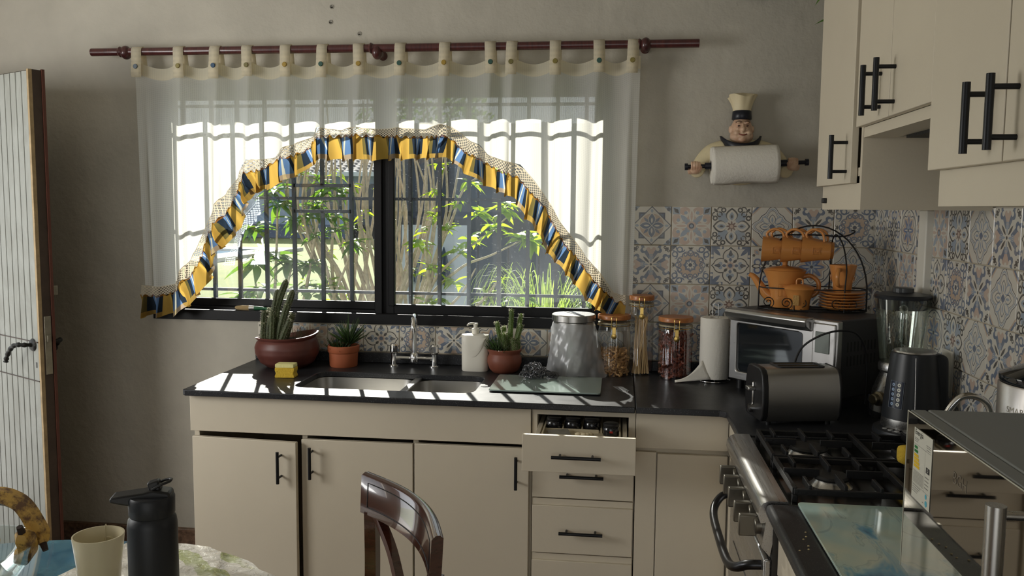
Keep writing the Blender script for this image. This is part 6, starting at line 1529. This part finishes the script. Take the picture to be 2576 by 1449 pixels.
put_leaves(wd, lm1, sp_l)
# (c) big-leaved shrub on the left
b = (-2.05, 1.45, gz(1.45)); bs = thing('broadleaf_shrub', 'broad-leaved green shrub in the left pane of the window', 'shrub', b)
A = [[(-2.05, 1.45, .05), (-2.08, 1.45, .7), (-2.14, 1.45, 1.15)], [(-2.03, 1.45, .3), (-1.95, 1.42, .9), (-1.88, 1.42, 1.22)], [(-2.0, 1.45, .4), (-1.82, 1.4, .95), (-1.72, 1.4, 1.45), (-1.66, 1.4, 1.62)], [(-2.06, 1.46, .5), (-2.0, 1.44, 1.1), (-1.97, 1.42, 1.55)], [(-1.98, 1.45, .4), (-1.72, 1.38, .8), (-1.58, 1.36, 1.1), (-1.5, 1.36, 1.3)]]
stems(bs, A, .014, b)
sp_l = []
for c, n, s0, s1 in (((-2.12, 1.43, 1.2), 14, .12, .2), ((-2.0, 1.42, 1.25), 14, .12, .2), ((-1.9, 1.42, 1.2), 14, .12, .19), ((-2.05, 1.42, 1.05), 14, .12, .2), ((-1.84, 1.4, 1.05), 12, .1, .18), ((-1.95, 1.4, 1.55), 20, .1, .16), ((-1.98, 1.4, 1.62), 16, .1, .15), ((-1.72, 1.4, 1.52), 20, .09, .15), ((-1.66, 1.4, 1.62), 18, .08, .14), ((-1.62, 1.4, 1.4), 14, .09, .14), ((-1.84, 1.4, 1.45), 16, .1, .15), ((-1.74, 1.4, 1.36), 10, .07, .12), ((-1.5, 1.36, 1.32), 14, .07, .12), ((-1.56, 1.36, 1.62), 12, .06, .11), ((-1.84, 1.4, 1.72), 10, .07, .11), ((-1.78, 1.4, 1.2), 14, .11, .18), ((-1.68, 1.38, 1.05), 12, .1, .16), ((-2.1, 1.4, 1.4), 14, .09, .15), ((-1.6, 1.36, 1.48), 12, .07, .12), ((-1.7, 1.36, 1.68), 12, .07, .12), ((-2.2, 1.42, 1.0), 12, .12, .18), ((-1.95, 1.4, .95), 12, .1, .16)):
    sp_l += whorl(rg, Vector(c)-Vector(b), n, s0, s1)
put_leaves(bs, lm2, sp_l)
# (d) arching grass clump
b = (-.42, 1.55, gz(1.55)); gc = thing('grass_clump', 'arching clump of ornamental grass at the right of the window', 'grass', b)
m_ = MB()
for k in range(230):
    a = rg.uniform(0, 2*PI); L = rg.uniform(.35, .62); h_ = rg.uniform(.72, 1.12); w_ = rg.uniform(.003, .006)
    P = spl([(rg.uniform(-.05, .05), rg.uniform(-.05, .05), 0), (L*.3*math.cos(a), L*.3*math.sin(a), h_*.8), (L*.7*math.cos(a), L*.7*math.sin(a), h_), (L*math.cos(a), L*math.sin(a), h_*.62)], 4)
    n = len(P); t = Vector((-math.sin(a), math.cos(a), 0)); vs = []
    for i, p in enumerate(P): ww = w_*(1-.9*i/n); vs += [p-t*ww, p+t*ww]
    m_.add(vs, [(2*i, 2*i+1, 2*i+3, 2*i+2) for i in range(n-1)])
part('blades', m_, leafmat('grass_blade', srgb(104, 130, 58), srgb(170, 196, 90), .5, .45), gc, kind='stuff')
# (e) low ground plants just outside the sill
b = (-.95, .75, gz(.75)); lp = thing('low_border_plants', 'low leafy border plants just below the window outside', 'plants', b)
sp_l = []
for k in range(48):
    x = -1.95+1.95*rg.random(); y = .7+.5*rg.random(); sp_l += whorl(rg, Vector((x, y, .80+.28*rg.random()**2))-Vector(b), 6, .06, .11)
put_leaves(lp, lm3, sp_l)
P = []
for k in range(16): x = -1.75+1.75*k/15; P.append([(x, .85, .04), (x+rg.uniform(-.04, .04), .85, .5), (x+rg.uniform(-.1, .1), .85+rg.uniform(-.1, .1), .9)])
stems(lp, P, .006, b)
# dark conifer hedge far right and a tree beyond the house, only glimpsed
for nm, lab, loc, r_, h_ in (('far_tree', 'round green tree beyond the lawn, left of the house roof', (-17.5, 20, .35), 2.0, 4.2), ('far_tree', 'tall green tree behind the house roof', (-9, 36, .35), 3.2, 7.5)):
    t = thing(nm, lab, 'tree', loc, 0, 'trees beyond the lawn')
    part('trunk', MB().tube([(0, 0, 0), (0, 0, h_*.5)], [.2, .14], 8), BARK, t, smooth=60)
    m_ = MB(); r2 = random.Random(int(h_*10))
    for k in range(900):
        d = Vector((r2.gauss(0, 1), r2.gauss(0, 1), r2.gauss(0, 1))).normalized()*r_*r2.uniform(.65, 1); c = Vector((0, 0, h_*.68))+Vector((d.x, d.y, d.z*.8)); s = .22
        q = Vector((r2.gauss(0, 1), r2.gauss(0, 1), r2.gauss(0, 1))).normalized(); e = q.orthogonal().normalized(); f = q.cross(e)
        m_.add([c-e*s, c+f*s*.5, c+e*s, c-f*s*.5], [(0, 1, 2, 3)])
    part('foliage', m_, L2, t, kind='stuff')
